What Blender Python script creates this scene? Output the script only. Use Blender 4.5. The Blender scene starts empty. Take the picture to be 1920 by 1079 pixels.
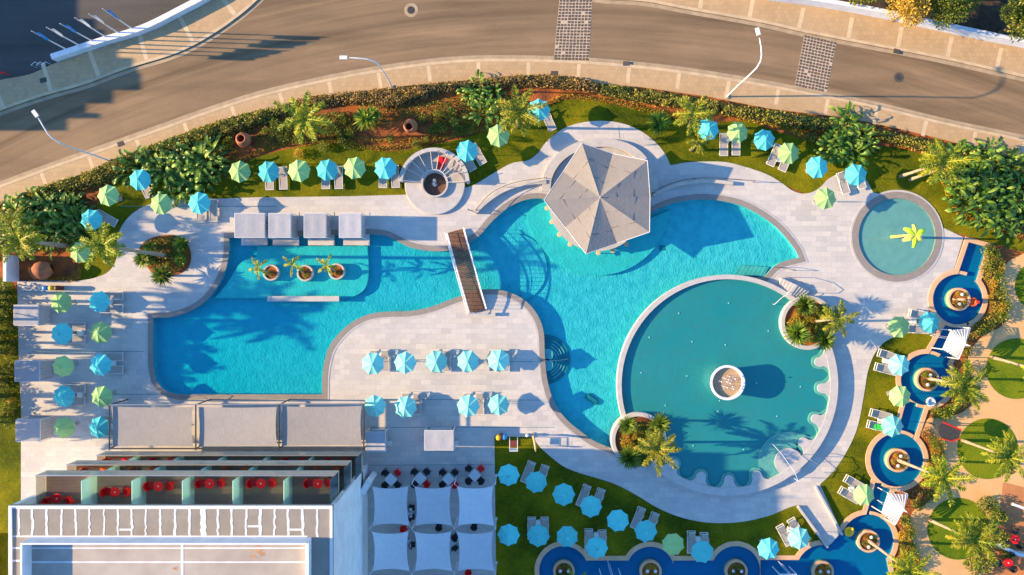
import bpy, math, random
import numpy as np
from mathutils import Vector, Matrix
from mathutils.geometry import delaunay_2d_cdt

PI = math.pi
R = math.radians
random.seed(7)
rng = np.random.default_rng(11)
sc = bpy.context.scene
COL = sc.collection

# ------------------------------------------------------------------ camera
HC = 66.0          # camera height above the pool deck, straight down
PX = 20.0          # photo pixels per metre on the deck
cd = bpy.data.cameras.new('camera')
cam = bpy.data.objects.new('camera', cd)
COL.objects.link(cam)
cam.location = (0, 0.0, HC)
cam.rotation_euler = (0, 0, 0)
cd.sensor_width = 36.0
cd.lens = 36.0 * HC / 96.0
cd.clip_start = 0.5
cd.clip_end = 3000
sc.camera = cam

# ------------------------------------------------------------------ sky, sun, exposure
SUN_EL = R(18.7)
w = bpy.data.worlds.new('World')
sc.world = w
w.use_nodes = True
wn = w.node_tree
bg = wn.nodes['Background']
sky = wn.nodes.new('ShaderNodeTexSky')
sky.sky_type = 'NISHITA'
sky.sun_disc = False
sky.sun_elevation = SUN_EL
sky.sun_rotation = R(270)
sky.air_density = 1.0
sky.dust_density = 0.3
sky.ozone_density = 2.0
_t = wn.nodes.new('ShaderNodeMix'); _t.data_type = 'RGBA'; _t.blend_type = 'MULTIPLY'; _t.inputs[0].default_value = 1.0
_t.inputs[7].default_value = (0.52, 0.78, 1.0, 1)      # sky tinted bluer than the model's, which cools the shade
wn.links.new(sky.outputs[0], _t.inputs[6]); wn.links.new(_t.outputs[2], bg.inputs[0])
bg.inputs[1].default_value = 0.15
sl = bpy.data.lights.new('sun', 'SUN')
sl.energy = 5.0
sl.angle = R(0.5)
sl.color = (1.0, 0.72, 0.37)
so = bpy.data.objects.new('sun', sl)
COL.objects.link(so)
_d = Vector((math.cos(SUN_EL) * math.cos(R(-1)), math.cos(SUN_EL) * math.sin(R(-1)), -math.sin(SUN_EL)))
so.rotation_euler = _d.to_track_quat('-Z', 'Y').to_euler()
so.location = (-60, 0, 60)
sc.view_settings.view_transform = 'Standard'
sc.view_settings.look = 'None'
sc.view_settings.gamma = 1
sc.view_settings.exposure = 1.47
sc.cycles.max_bounces = 6
sc.cycles.diffuse_bounces = 3
sc.cycles.transparent_max_bounces = 12
sc.cycles.caustics_reflective = False
sc.cycles.caustics_refractive = False

# ------------------------------------------------------------------ helpers
def P(x, y, z=0.0):
    return ((x - 960) / PX, (540 - y) / PX, z)

def V(x, y, z):
    """true place of something standing z high that is seen at photo pixel x, y"""
    k = (HC - z) / HC
    return ((x - 960) / PX * k, (540 - y) / PX * k, z)

def tag(o, label=None, cat=None, group=None, kind=None):
    if label: o['label'] = label
    if cat: o['category'] = cat
    if group: o['group'] = group
    if kind: o['kind'] = kind
    return o

def thing(name, label, cat, loc=(0, 0, 0), rz=0.0, group=None):
    o = bpy.data.objects.new(name, None)
    o.empty_display_size = 0.3
    COL.objects.link(o)
    o.location = loc
    o.rotation_euler = (0, 0, rz)
    return tag(o, label, cat, group)

def dup(root, loc=None, rz=None, label=None, group=None, scale=None):
    r = root.copy(); COL.objects.link(r)
    if loc is not None: r.location = loc
    if rz is not None: r.rotation_euler = (0, 0, rz)
    if scale is not None: r.scale = scale if hasattr(scale, '__len__') else (scale,) * 3
    if label: r['label'] = label
    if group: r['group'] = group
    for ch in list(root.children):
        c = ch.copy(); COL.objects.link(c); c.parent = r
        for g in list(ch.children):
            d = g.copy(); COL.objects.link(d); d.parent = c
    return r

class MB:
    def __init__(s):
        s.v = []; s.f = []
    def add(s, vs, fs):
        n = len(s.v)
        s.v += [tuple(a) for a in vs]
        s.f += [tuple(i + n for i in f) for f in fs]
        return s
    def box(s, c, size, rz=0.0, rx=0.0, ry=0.0):
        hx, hy, hz = size[0] / 2, size[1] / 2, size[2] / 2
        m = Matrix.Rotation(rz, 3, 'Z') @ Matrix.Rotation(ry, 3, 'Y') @ Matrix.Rotation(rx, 3, 'X')
        vs = []
        for dz in (-hz, hz):
            for dx, dy in ((-hx, -hy), (hx, -hy), (hx, hy), (-hx, hy)):
                p = m @ Vector((dx, dy, dz))
                vs.append((c[0] + p.x, c[1] + p.y, c[2] + p.z))
        return s.add(vs, [(3, 2, 1, 0), (4, 5, 6, 7), (0, 1, 5, 4), (1, 2, 6, 5), (2, 3, 7, 6), (3, 0, 4, 7)])
    def cyl(s, c, r, h, n=16, r2=None, cap=True):
        r2 = r if r2 is None else r2
        vs = [(c[0] + r * math.cos(2 * PI * i / n), c[1] + r * math.sin(2 * PI * i / n), c[2]) for i in range(n)]
        vs += [(c[0] + r2 * math.cos(2 * PI * i / n), c[1] + r2 * math.sin(2 * PI * i / n), c[2] + h) for i in range(n)]
        fs = [(i, (i + 1) % n, n + (i + 1) % n, n + i) for i in range(n)]
        if cap:
            fs += [tuple(range(n - 1, -1, -1)), tuple(range(n, 2 * n))]
        return s.add(vs, fs)
    def tube(s, pts, rad, n=8):
        pts = [Vector(p) for p in pts]
        if not hasattr(rad, '__len__'): rad = [rad] * len(pts)
        vs = []; fs = []
        for i, p in enumerate(pts):
            t = (pts[min(i + 1, len(pts) - 1)] - pts[max(i - 1, 0)]).normalized()
            a = t.cross(Vector((0, 0, 1)))
            if a.length < 1e-3: a = t.cross(Vector((1, 0, 0)))
            a.normalize(); b = t.cross(a)
            for k in range(n):
                an = 2 * PI * k / n
                q = p + (a * math.cos(an) + b * math.sin(an)) * rad[i]
                vs.append(tuple(q))
        for i in range(len(pts) - 1):
            for k in range(n):
                fs.append((i * n + k, i * n + (k + 1) % n, (i + 1) * n + (k + 1) % n, (i + 1) * n + k))
        fs.append(tuple(range(n - 1, -1, -1)))
        fs.append(tuple((len(pts) - 1) * n + k for k in range(n)))
        return s.add(vs, fs)
    def lathe(s, prof, c=(0, 0, 0), n=24):
        vs = []; fs = []
        for r, z in prof:
            for k in range(n):
                an = 2 * PI * k / n
                vs.append((c[0] + r * math.cos(an), c[1] + r * math.sin(an), c[2] + z))
        for i in range(len(prof) - 1):
            for k in range(n):
                fs.append((i * n + k, i * n + (k + 1) % n, (i + 1) * n + (k + 1) % n, (i + 1) * n + k))
        return s.add(vs, fs)
    def prism(s, poly, z0, z1):
        n = len(poly)
        a = sum(poly[i][0] * poly[(i + 1) % n][1] - poly[(i + 1) % n][0] * poly[i][1] for i in range(n))
        if a < 0: poly = poly[::-1]
        vs = [(p[0], p[1], z0) for p in poly] + [(p[0], p[1], z1) for p in poly]
        fs = [tuple(range(n - 1, -1, -1)), tuple(range(n, 2 * n))]
        fs += [(i, (i + 1) % n, n + (i + 1) % n, n + i) for i in range(n)]
        return s.add(vs, fs)
    def strip(s, line, wdt, z0, z1):
        """wall or band that follows a centre line, all corners mitred"""
        n = len(line); L = []; Rr = []
        for i in range(n):
            p0 = Vector(line[max(i - 1, 0)][:2]); p1 = Vector(line[min(i + 1, n - 1)][:2])
            t = (p1 - p0).normalized(); nn = Vector((-t.y, t.x)) * wdt / 2
            p = Vector(line[i][:2])
            L.append(p + nn); Rr.append(p - nn)
        for i in range(n - 1):
            q = [L[i], L[i + 1], Rr[i + 1], Rr[i]]
            vs = [(p.x, p.y, z0) for p in q] + [(p.x, p.y, z1) for p in q]
            fs = [(4, 7, 6, 5), (0, 4, 5, 1), (2, 6, 7, 3)]
            if i == 0: fs.append((0, 3, 7, 4))
            if i == n - 2: fs.append((1, 5, 6, 2))
            s.add(vs, fs)
        return s
    def build(s, name, mat, parent=None, smooth=False, loc=None):
        me = bpy.data.meshes.new(name)
        me.from_pydata(s.v, [], s.f)
        me.update()
        if mat: me.materials.append(mat)
        if smooth:
            me.shade_smooth() if hasattr(me, 'shade_smooth') else None
        o = bpy.data.objects.new(name, me)
        COL.objects.link(o)
        if parent: o.parent = parent
        if loc: o.location = loc
        return o

def np_mesh(name, verts, quads, mat, parent=None):
    me = bpy.data.meshes.new(name)
    nv = len(verts); nf = len(quads); k = quads.shape[1]
    me.vertices.add(nv); me.vertices.foreach_set('co', np.asarray(verts, dtype=np.float32).ravel())
    me.loops.add(nf * k); me.loops.foreach_set('vertex_index', np.asarray(quads, dtype=np.int32).ravel())
    me.polygons.add(nf)
    me.polygons.foreach_set('loop_start', np.arange(0, nf * k, k, dtype=np.int32))
    me.polygons.foreach_set('loop_total', np.full(nf, k, dtype=np.int32))
    me.update(calc_edges=True)
    me.materials.append(mat)
    o = bpy.data.objects.new(name, me)
    COL.objects.link(o)
    if parent: o.parent = parent
    return o

def crom(seg, step=0.0, n=6):
    if len(seg) < 3: return [tuple(p[:2]) for p in seg]
    p = [Vector(q[:2]) for q in seg]
    p = [p[0] * 2 - p[1]] + p + [p[-1] * 2 - p[-2]]
    out = []
    for i in range(1, len(p) - 2):
        p0, p1, p2, p3 = p[i - 1:i + 3]
        t0 = 0.0
        t1 = t0 + max((p1 - p0).length, 1e-3) ** 0.5
        t2 = t1 + max((p2 - p1).length, 1e-3) ** 0.5
        t3 = t2 + max((p3 - p2).length, 1e-3) ** 0.5
        for j in range(n):
            t = t1 + (t2 - t1) * j / n
            A1 = p0 * ((t1 - t) / (t1 - t0)) + p1 * ((t - t0) / (t1 - t0))
            A2 = p1 * ((t2 - t) / (t2 - t1)) + p2 * ((t - t1) / (t2 - t1))
            A3 = p2 * ((t3 - t) / (t3 - t2)) + p3 * ((t - t2) / (t3 - t2))
            B1 = A1 * ((t2 - t) / (t2 - t0)) + A2 * ((t - t0) / (t2 - t0))
            B2 = A2 * ((t3 - t) / (t3 - t1)) + A3 * ((t - t1) / (t3 - t1))
            C = B1 * ((t2 - t) / (t2 - t1)) + B2 * ((t - t1) / (t2 - t1))
            out.append((C.x, C.y))
    out.append(tuple(p[-2]))
    return out

def curve(pts, closed=True, n=5, world=True):
    """smooth line through photo-pixel points; a third entry marks a sharp corner"""
    pts = [tuple(p) for p in pts]
    if closed:
        ci = [i for i, p in enumerate(pts) if len(p) > 2]
        if ci:
            pts = pts[ci[0]:] + pts[:ci[0]] + [pts[ci[0]]]
        else:
            pts = pts[-2:] + pts + pts[:3]
            c = crom(pts, n=n)
            c = c[2 * n: 2 * n + (len(pts) - 5) * n]
            return [P(*q)[:2] for q in c] if world else c
    out = []; seg = [pts[0]]
    for p in pts[1:]:
        seg.append(p)
        if len(p) > 2:
            c = crom(seg, n=n); out += c[:-1]; seg = [p]
    if len(seg) > 1:
        c = crom(seg, n=n); out += c[:-1]; out.append(seg[-1][:2])
    elif not closed:
        out.append(seg[-1][:2])
    return [P(*q)[:2] for q in out] if world else out

def circle(cx, cy, r, n=48, a0=0.0, a1=360.0, world=True):
    full = abs(a1 - a0) >= 359.9
    m = n if full else n + 1
    pts = [(cx + r * math.cos(R(a0 + (a1 - a0) * i / n)), cy - r * math.sin(R(a0 + (a1 - a0) * i / n))) for i in range(m)]
    return [P(*q)[:2] for q in pts] if world else pts

def wpoly(pts):
    return [P(*q[:2])[:2] for q in pts]

def inside(poly, x, y):
    a = np.asarray(poly); n = len(a)
    b = np.roll(a, -1, axis=0)
    x = np.asarray(x)[:, None]; y = np.asarray(y)[:, None]
    c1 = (a[:, 1] > y) != (b[:, 1] > y)
    with np.errstate(divide='ignore', invalid='ignore'):
        xi = (b[:, 0] - a[:, 0]) * (y - a[:, 1]) / (b[:, 1] - a[:, 1]) + a[:, 0]
    return (np.sum(c1 & (x < xi), axis=1) % 2) == 1

def offset(poly, d):
    n = len(poly); out = []
    ar = sum(poly[i][0] * poly[(i + 1) % n][1] - poly[(i + 1) % n][0] * poly[i][1] for i in range(n))
    sg = 1 if ar > 0 else -1
    for i in range(n):
        p0 = Vector(poly[i - 1]); p1 = Vector(poly[i]); p2 = Vector(poly[(i + 1) % n])
        t1 = (p1 - p0).normalized(); t2 = (p2 - p1).normalized()
        nn = Vector((t1.y + t2.y, -(t1.x + t2.x)))
        if nn.length < 1e-6: nn = Vector((t1.y, -t1.x))
        nn.normalize()
        k = max(0.5, nn.dot(Vector((t1.y, -t1.x))))
        q = p1 + nn * (d * sg / k)
        out.append((q.x, q.y))
    return out

def region(name, incl, excl, z, mat, z_bot=None, z_up=None, parent=None, kind='structure', wallmat=None):
    """one sheet covering every polygon of incl minus those of excl; z_bot / z_up hang or raise a skirt along its outline"""
    pts = []; edges = []
    for poly in incl + excl:
        n0 = len(pts); pts += [Vector(p[:2]) for p in poly]
        edges += [(n0 + i, n0 + (i + 1) % len(poly)) for i in range(len(poly))]
    vo, eo, fo, *_ = delaunay_2d_cdt(pts, edges, [], 0, 1e-5)
    vo = np.array([(v.x, v.y) for v in vo]); F = np.array(fo)
    cen = vo[F].mean(axis=1)
    keep = np.zeros(len(F), bool)
    for p in incl: keep |= inside(p, cen[:, 0], cen[:, 1])
    for p in excl: keep &= ~inside(p, cen[:, 0], cen[:, 1])
    F = F[keep]
    a = vo[F[:, 0]]; b = vo[F[:, 1]]; c = vo[F[:, 2]]
    area = (b[:, 0] - a[:, 0]) * (c[:, 1] - a[:, 1]) - (b[:, 1] - a[:, 1]) * (c[:, 0] - a[:, 0])
    F[area < 0] = F[area < 0][:, ::-1]
    verts = [(v[0], v[1], z) for v in vo]
    faces = [tuple(int(i) for i in f) for f in F]
    skirt = []
    if z_bot is not None or z_up is not None:
        cnt = {}
        for f in faces:
            for i in range(3):
                e = (f[i], f[(i + 1) % 3]); cnt[e] = 1
        zz = z_bot if z_bot is not None else z_up
        n0 = len(verts)
        verts += [(v[0], v[1], zz) for v in vo]
        for (i, j) in list(cnt):
            if (j, i) not in cnt:
                skirt.append((j, i, i + n0, j + n0))
    me = bpy.data.meshes.new(name)
    me.from_pydata(verts, [], faces + skirt)
    me.materials.append(mat)
    if wallmat:
        me.materials.append(wallmat)
        mi = [0] * len(faces) + [1] * len(skirt)
        me.polygons.foreach_set('material_index', mi)
    me.update()
    o = bpy.data.objects.new(name, me); COL.objects.link(o)
    if parent: o.parent = parent
    if kind and not parent: o['kind'] = kind
    return o

# ------------------------------------------------------------------ materials
def newmat(name):
    m = bpy.data.materials.new(name); m.use_nodes = True
    nt = m.node_tree
    for n in list(nt.nodes): nt.nodes.remove(n)
    out = nt.nodes.new('ShaderNodeOutputMaterial')
    return m, nt, out

def nd(nt, t, **kw):
    n = nt.nodes.new(t)
    for k, v in kw.items():
        if k.startswith('i_'): n.inputs[k[2:].replace('_', ' ')].default_value = v
        else: setattr(n, k, v)
    return n

def ramp(nt, fac, stops):
    r = nt.nodes.new('ShaderNodeValToRGB')
    e = r.color_ramp.elements
    while len(e) < len(stops): e.new(0.5)
    for i, (p, c) in enumerate(stops):
        e[i].position = p; e[i].color = (c[0], c[1], c[2], 1)
    nt.links.new(fac, r.inputs[0])
    return r.outputs[0]

def coords(nt, obj=False, scale=(1, 1, 1), rot=(0, 0, 0)):
    if obj:
        t = nt.nodes.new('ShaderNodeTexCoord').outputs['Object']
    else:
        t = nt.nodes.new('ShaderNodeNewGeometry').outputs['Position']
    mp = nt.nodes.new('ShaderNodeMapping'); mp.inputs['Scale'].default_value = scale
    mp.inputs['Rotation'].default_value = rot
    nt.links.new(t, mp.inputs[0])
    return mp.outputs[0]

def noise(nt, vec, scale, detail=4, rough=0.55, dist=0.0):
    n = nd(nt, 'ShaderNodeTexNoise'); n.inputs['Scale'].default_value = scale
    n.inputs['Detail'].default_value = detail; n.inputs['Roughness'].default_value = rough
    n.inputs['Distortion'].default_value = dist
    nt.links.new(vec, n.inputs['Vector'])
    return n.outputs[0]

def mixc(nt, f, a, b, mode='MIX'):
    m = nt.nodes.new('ShaderNodeMix'); m.data_type = 'RGBA'; m.blend_type = mode
    for s, x in ((0, f), (6, a), (7, b)):
        if isinstance(x, (int, float)): m.inputs[s].default_value = x
        elif isinstance(x, (tuple, list)): m.inputs[s].default_value = (x[0], x[1], x[2], 1)
        else: nt.links.new(x, m.inputs[s])
    return m.outputs[2]

def bump(nt, h, strength, dist=0.02):
    b = nt.nodes.new('ShaderNodeBump'); b.inputs['Strength'].default_value = strength
    b.inputs['Distance'].default_value = dist
    nt.links.new(h, b.inputs['Height'])
    return b.outputs[0]

def simple(name, c1, c2=None, scale=3.0, rough=0.7, b=0.15, bs=20.0, metal=0.0, obj=True, spec=0.3, bd=0.02):
    m, nt, out = newmat(name)
    c2 = c2 or tuple(x * 0.8 for x in c1)
    v = coords(nt, obj)
    col = ramp(nt, noise(nt, v, scale, 5, 0.6), [(0.35, c1), (0.65, c2)])
    p = nd(nt, 'ShaderNodeBsdfPrincipled'); nt.links.new(col, p.inputs['Base Color'])
    p.inputs['Roughness'].default_value = rough; p.inputs['Metallic'].default_value = metal
    p.inputs['Specular IOR Level'].default_value = spec
    if b: nt.links.new(bump(nt, noise(nt, v, bs, 3), b, bd), p.inputs['Normal'])
    nt.links.new(p.outputs[0], out.inputs[0])
    return m

def leafmat(name, cols, trans=0.35, rough=0.5):
    m, nt, out = newmat(name)
    g = nt.nodes.new('ShaderNodeNewGeometry')
    oi = nt.nodes.new('ShaderNodeObjectInfo')
    v = coords(nt, False)
    n1 = noise(nt, v, 0.8, 3)
    a = nd(nt, 'ShaderNodeMath', operation='MULTIPLY_ADD'); nt.links.new(g.outputs['Random Per Island'], a.inputs[0])
    a.inputs[1].default_value = 0.62; nt.links.new(n1, a.inputs[2])
    a2 = nd(nt, 'ShaderNodeMath', operation='SUBTRACT'); nt.links.new(a.outputs[0], a2.inputs[0]); a2.inputs[1].default_value = 0.3
    n = len(cols)
    col = ramp(nt, a2.outputs[0], [(0.12 + 0.76 * i / (n - 1), c) for i, c in enumerate(cols)])
    hs = nd(nt, 'ShaderNodeHueSaturation'); nt.links.new(col, hs.inputs['Color'])
    mr = nd(nt, 'ShaderNodeMapRange'); nt.links.new(oi.outputs['Random'], mr.inputs[0])
    mr.inputs[3].default_value = 0.8; mr.inputs[4].default_value = 1.2
    nt.links.new(mr.outputs[0], hs.inputs['Value'])
    p = nd(nt, 'ShaderNodeBsdfPrincipled'); nt.links.new(hs.outputs[0], p.inputs['Base Color'])
    p.inputs['Roughness'].default_value = rough; p.inputs['Specular IOR Level'].default_value = 0.35
    t = nd(nt, 'ShaderNodeBsdfTranslucent'); nt.links.new(hs.outputs[0], t.inputs[0])
    mx = nd(nt, 'ShaderNodeMixShader'); mx.inputs[0].default_value = trans
    nt.links.new(p.outputs[0], mx.inputs[1]); nt.links.new(t.outputs[0], mx.inputs[2])
    nt.links.new(mx.outputs[0], out.inputs[0])
    return m

def fabric(name, c, trans=0.3, weave=True, rough=0.85):
    m, nt, out = newmat(name)
    v = coords(nt, True)
    oi = nt.nodes.new('ShaderNodeObjectInfo')
    col = mixc(nt, noise(nt, v, 2.2, 4), tuple(x * 0.86 for x in c), tuple(min(1, x * 1.1) for x in c))
    hs = nd(nt, 'ShaderNodeHueSaturation'); nt.links.new(col, hs.inputs['Color'])
    mr = nd(nt, 'ShaderNodeMapRange'); nt.links.new(oi.outputs['Random'], mr.inputs[0])
    mr.inputs[3].default_value = 0.84; mr.inputs[4].default_value = 1.12
    nt.links.new(mr.outputs[0], hs.inputs['Value'])
    p = nd(nt, 'ShaderNodeBsdfDiffuse'); nt.links.new(hs.outputs[0], p.inputs[0])
    nt.links.new(bump(nt, noise(nt, v, 5, 3), 0.35, 0.05), p.inputs['Normal'])
    t = nd(nt, 'ShaderNodeBsdfTranslucent'); nt.links.new(hs.outputs[0], t.inputs[0])
    mx = nd(nt, 'ShaderNodeMixShader'); mx.inputs[0].default_value = trans
    nt.links.new(p.outputs[0], mx.inputs[1]); nt.links.new(t.outputs[0], mx.inputs[2])
    nt.links.new(mx.outputs[0], out.inputs[0])
    return m

def water(name, tint, gloss_rough=0.08, wave=0.15, scale=2.2):
    m, nt, out = newmat(name)
    v = coords(nt)
    tr = nd(nt, 'ShaderNodeBsdfTransparent'); tr.inputs[0].default_value = (*tint, 1)
    gl = nd(nt, 'ShaderNodeBsdfGlossy'); gl.inputs['Roughness'].default_value = gloss_rough
    b = bump(nt, noise(nt, v, scale, 3, 0.5, 0.6), wave, 0.2)
    nt.links.new(b, gl.inputs['Normal'])
    lw = nd(nt, 'ShaderNodeLayerWeight'); lw.inputs['Blend'].default_value = 0.5      # same from above and below
    pw = nd(nt, 'ShaderNodeMath', operation='POWER'); nt.links.new(lw.outputs['Facing'], pw.inputs[0]); pw.inputs[1].default_value = 5
    ma = nd(nt, 'ShaderNodeMath', operation='MULTIPLY_ADD'); nt.links.new(pw.outputs[0], ma.inputs[0]); ma.inputs[1].default_value = 0.9; ma.inputs[2].default_value = 0.02
    mx = nd(nt, 'ShaderNodeMixShader')
    nt.links.new(ma.outputs[0], mx.inputs[0]); nt.links.new(tr.outputs[0], mx.inputs[1]); nt.links.new(gl.outputs[0], mx.inputs[2])
    nt.links.new(mx.outputs[0], out.inputs[0])
    return m

def poolfloor(name, c1, c2, rip=0.9, scale=3.0, dist=0.12, grad=None):
    m, nt, out = newmat(name)
    v = coords(nt)
    f = noise(nt, v, 0.12, 3)
    if grad:      # floor colour runs paler from west to east
        sx = nt.nodes.new('ShaderNodeSeparateXYZ'); nt.links.new(v, sx.inputs[0])
        mr = nd(nt, 'ShaderNodeMapRange'); nt.links.new(sx.outputs[0], mr.inputs[0]); mr.inputs[1].default_value = grad[1]; mr.inputs[2].default_value = grad[0]
        mr.inputs[3].default_value = -0.12; mr.inputs[4].default_value = 0.75
        ad0 = nd(nt, 'ShaderNodeMath', operation='MULTIPLY_ADD'); nt.links.new(f, ad0.inputs[0]); ad0.inputs[1].default_value = 0.5; nt.links.new(mr.outputs[0], ad0.inputs[2]); ad0.use_clamp = True
        f = ad0.outputs[0]
    col = mixc(nt, f, c1, c2)
    col = mixc(nt, ramp(nt, noise(nt, v, 1.3, 4), [(0.4, (0, 0, 0)), (0.7, (.5, .5, .5))]), col, tuple(x * 0.8 for x in c2))
    p = nd(nt, 'ShaderNodeBsdfDiffuse'); nt.links.new(col, p.inputs[0])
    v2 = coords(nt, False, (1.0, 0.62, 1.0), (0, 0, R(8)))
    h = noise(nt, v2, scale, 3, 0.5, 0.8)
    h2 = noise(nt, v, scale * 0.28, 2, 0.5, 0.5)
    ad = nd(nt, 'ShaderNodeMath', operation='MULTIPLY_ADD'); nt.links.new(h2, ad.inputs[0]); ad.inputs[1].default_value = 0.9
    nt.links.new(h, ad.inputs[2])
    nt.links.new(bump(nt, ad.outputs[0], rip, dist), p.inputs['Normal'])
    nt.links.new(p.outputs[0], out.inputs[0])
    return m

def deckmat(name, c1, c2, c3, mortar, bw=0.9, bh=0.45, rot=0.0, msize=0.008):
    m, nt, out = newmat(name)
    v = coords(nt, False, (1, 1, 1), (0, 0, rot))
    br = nd(nt, 'ShaderNodeTexBrick'); nt.links.new(v, br.inputs['Vector'])
    br.inputs['Scale'].default_value = 1.0; br.inputs['Brick Width'].default_value = bw; br.inputs['Row Height'].default_value = bh
    br.inputs['Mortar Size'].default_value = msize; br.inputs['Bias'].default_value = 0.0
    br.inputs['Color1'].default_value = (*c1, 1); br.inputs['Color2'].default_value = (*c2, 1); br.inputs['Mortar'].default_value = (*mortar, 1)
    n1 = noise(nt, v, 0.25, 4); n2 = noise(nt, v, 6, 5, 0.7)
    col = mixc(nt, ramp(nt, n1, [(0.4, (0, 0, 0)), (0.7, (.6, .6, .6))]), br.outputs[0], c3)
    col = mixc(nt, ramp(nt, n2, [(0.45, (0, 0, 0)), (0.75, (.45, .45, .45))]), col, tuple(x * 0.78 for x in c2))
    p = nd(nt, 'ShaderNodeBsdfPrincipled'); nt.links.new(col, p.inputs['Base Color']); p.inputs['Roughness'].default_value = 0.65
    p.inputs['Specular IOR Level'].default_value = 0.25
    nt.links.new(bump(nt, n2, 0.12, 0.02), p.inputs['Normal'])
    nt.links.new(p.outputs[0], out.inputs[0])
    return m

def asphalt(name, c1, c2, streak_rot=0.0, curved=False):
    m, nt, out = newmat(name)
    v = coords(nt)
    vs = coords(nt, False, (0.05, 0.5, 1), (0, 0, streak_rot))
    n1 = noise(nt, v, 0.12, 5, 0.6); n2 = noise(nt, vs, 1.0, 4, 0.6, 0.4); n3 = noise(nt, v, 9, 5, 0.8)
    col = ramp(nt, n1, [(0.3, c1), (0.7, c2)])
    col = mixc(nt, ramp(nt, n2, [(0.42, (0, 0, 0)), (0.68, (.7, .7, .7))]), col, tuple(x * 0.6 for x in c1))
    col = mixc(nt, ramp(nt, n3, [(0.45, (0, 0, 0)), (0.8, (.5, .5, .5))]), col, tuple(min(1, x * 1.5) for x in c2))
    if curved:
        # wheel wear follows the bend of the road
        dm = nd(nt, 'ShaderNodeVectorMath', operation='DISTANCE'); nt.links.new(v, dm.inputs[0]); dm.inputs[1].default_value = (5.5, -93.7, 0.0)
        cb = nd(nt, 'ShaderNodeCombineXYZ'); nt.links.new(dm.outputs['Value'], cb.inputs[0])
        wob = nd(nt, 'ShaderNodeMath', operation='MULTIPLY'); nt.links.new(noise(nt, v, 0.035, 3), wob.inputs[0]); wob.inputs[1].default_value = 2.2
        nt.links.new(wob.outputs[0], cb.inputs[1])
        nb = noise(nt, cb.outputs[0], 0.55, 5, 0.62)
        col = mixc(nt, ramp(nt, nb, [(0.42, (0, 0, 0)), (0.62, (.75, .75, .75))]), col, tuple(x * 0.52 for x in c1))
        nb2 = noise(nt, cb.outputs[0], 1.7, 4, 0.6)
        col = mixc(nt, ramp(nt, nb2, [(0.5, (0, 0, 0)), (0.72, (.35, .35, .35))]), col, tuple(min(1, x * 1.35) for x in c2))
    p = nd(nt, 'ShaderNodeBsdfPrincipled'); nt.links.new(col, p.inputs['Base Color']); p.inputs['Roughness'].default_value = 0.85
    p.inputs['Specular IOR Level'].default_value = 0.2
    nt.links.new(bump(nt, n3, 0.2, 0.02), p.inputs['Normal'])
    nt.links.new(p.outputs[0], out.inputs[0])
    return m

def grassmat(name, cols):
    m, nt, out = newmat(name)
    v = coords(nt)
    n1 = noise(nt, v, 0.22, 5, 0.6, 0.3); n2 = noise(nt, v, 5, 5, 0.75); n3 = noise(nt, v, 22, 3, 0.8)
    a = nd(nt, 'ShaderNodeMath', operation='MULTIPLY_ADD'); nt.links.new(n2, a.inputs[0]); a.inputs[1].default_value = 0.55; nt.links.new(n1, a.inputs[2])
    a2 = nd(nt, 'ShaderNodeMath', operation='SUBTRACT'); nt.links.new(a.outputs[0], a2.inputs[0]); a2.inputs[1].default_value = 0.28
    n = len(cols)
    col = ramp(nt, a2.outputs[0], [(0.2 + 0.6 * i / (n - 1), c) for i, c in enumerate(cols)])
    p = nd(nt, 'ShaderNodeBsdfPrincipled'); nt.links.new(col, p.inputs['Base Color']); p.inputs['Roughness'].default_value = 0.9
    p.inputs['Specular IOR Level'].default_value = 0.1
    ad = nd(nt, 'ShaderNodeMath', operation='ADD'); nt.links.new(n2, ad.inputs[0]); nt.links.new(n3, ad.inputs[1])
    nt.links.new(bump(nt, ad.outputs[0], 0.7, 0.08), p.inputs['Normal'])
    nt.links.new(p.outputs[0], out.inputs[0])
    return m

def glassy(name, c, alpha):
    m, nt, out = newmat(name)
    tr = nd(nt, 'ShaderNodeBsdfTransparent'); tr.inputs[0].default_value = (*c, 1)
    p = nd(nt, 'ShaderNodeBsdfPrincipled'); p.inputs['Base Color'].default_value = (*c, 1); p.inputs['Roughness'].default_value = 0.15
    mx = nd(nt, 'ShaderNodeMixShader'); mx.inputs[0].default_value = alpha
    nt.links.new(tr.outputs[0], mx.inputs[1]); nt.links.new(p.outputs[0], mx.inputs[2]); nt.links.new(mx.outputs[0], out.inputs[0])
    return m

M = {}
M['soil'] = simple('soil', (0.42, 0.115, 0.025), (0.14, 0.05, 0.02), 0.8, 0.95, 0.6, 6, obj=False, bd=0.1)
M['asphalt'] = asphalt('asphalt', (0.195, 0.130, 0.078), (0.27, 0.178, 0.103), R(-8), True)
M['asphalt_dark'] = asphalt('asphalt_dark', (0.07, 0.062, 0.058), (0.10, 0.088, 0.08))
M['pave'] = deckmat('pavement_slabs', (0.48, 0.325, 0.18), (0.40, 0.27, 0.15), (0.51, 0.34, 0.19), (0.27, 0.19, 0.10), 0.4, 0.4)
M['band'] = simple('pavement_band', (0.62, 0.46, 0.29), (0.52, 0.39, 0.25), 2, 0.8, obj=False)
M['kerb'] = simple('kerb_stone', (0.58, 0.43, 0.27), (0.46, 0.34, 0.22), 1.2, 0.8, obj=False)
M['gutter'] = simple('gutter', (0.42, 0.31, 0.20), (0.31, 0.23, 0.15), 1.2, 0.8, obj=False)
M['white'] = simple('white_render', (0.72, 0.72, 0.74), (0.60, 0.60, 0.63), 1.0, 0.7, 0.1, 8, obj=False)
M['deck'] = deckmat('deck_stone', (0.57, 0.52, 0.48), (0.44, 0.41, 0.40), (0.58, 0.53, 0.49), (0.34, 0.32, 0.31), 0.95, 0.48)
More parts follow.
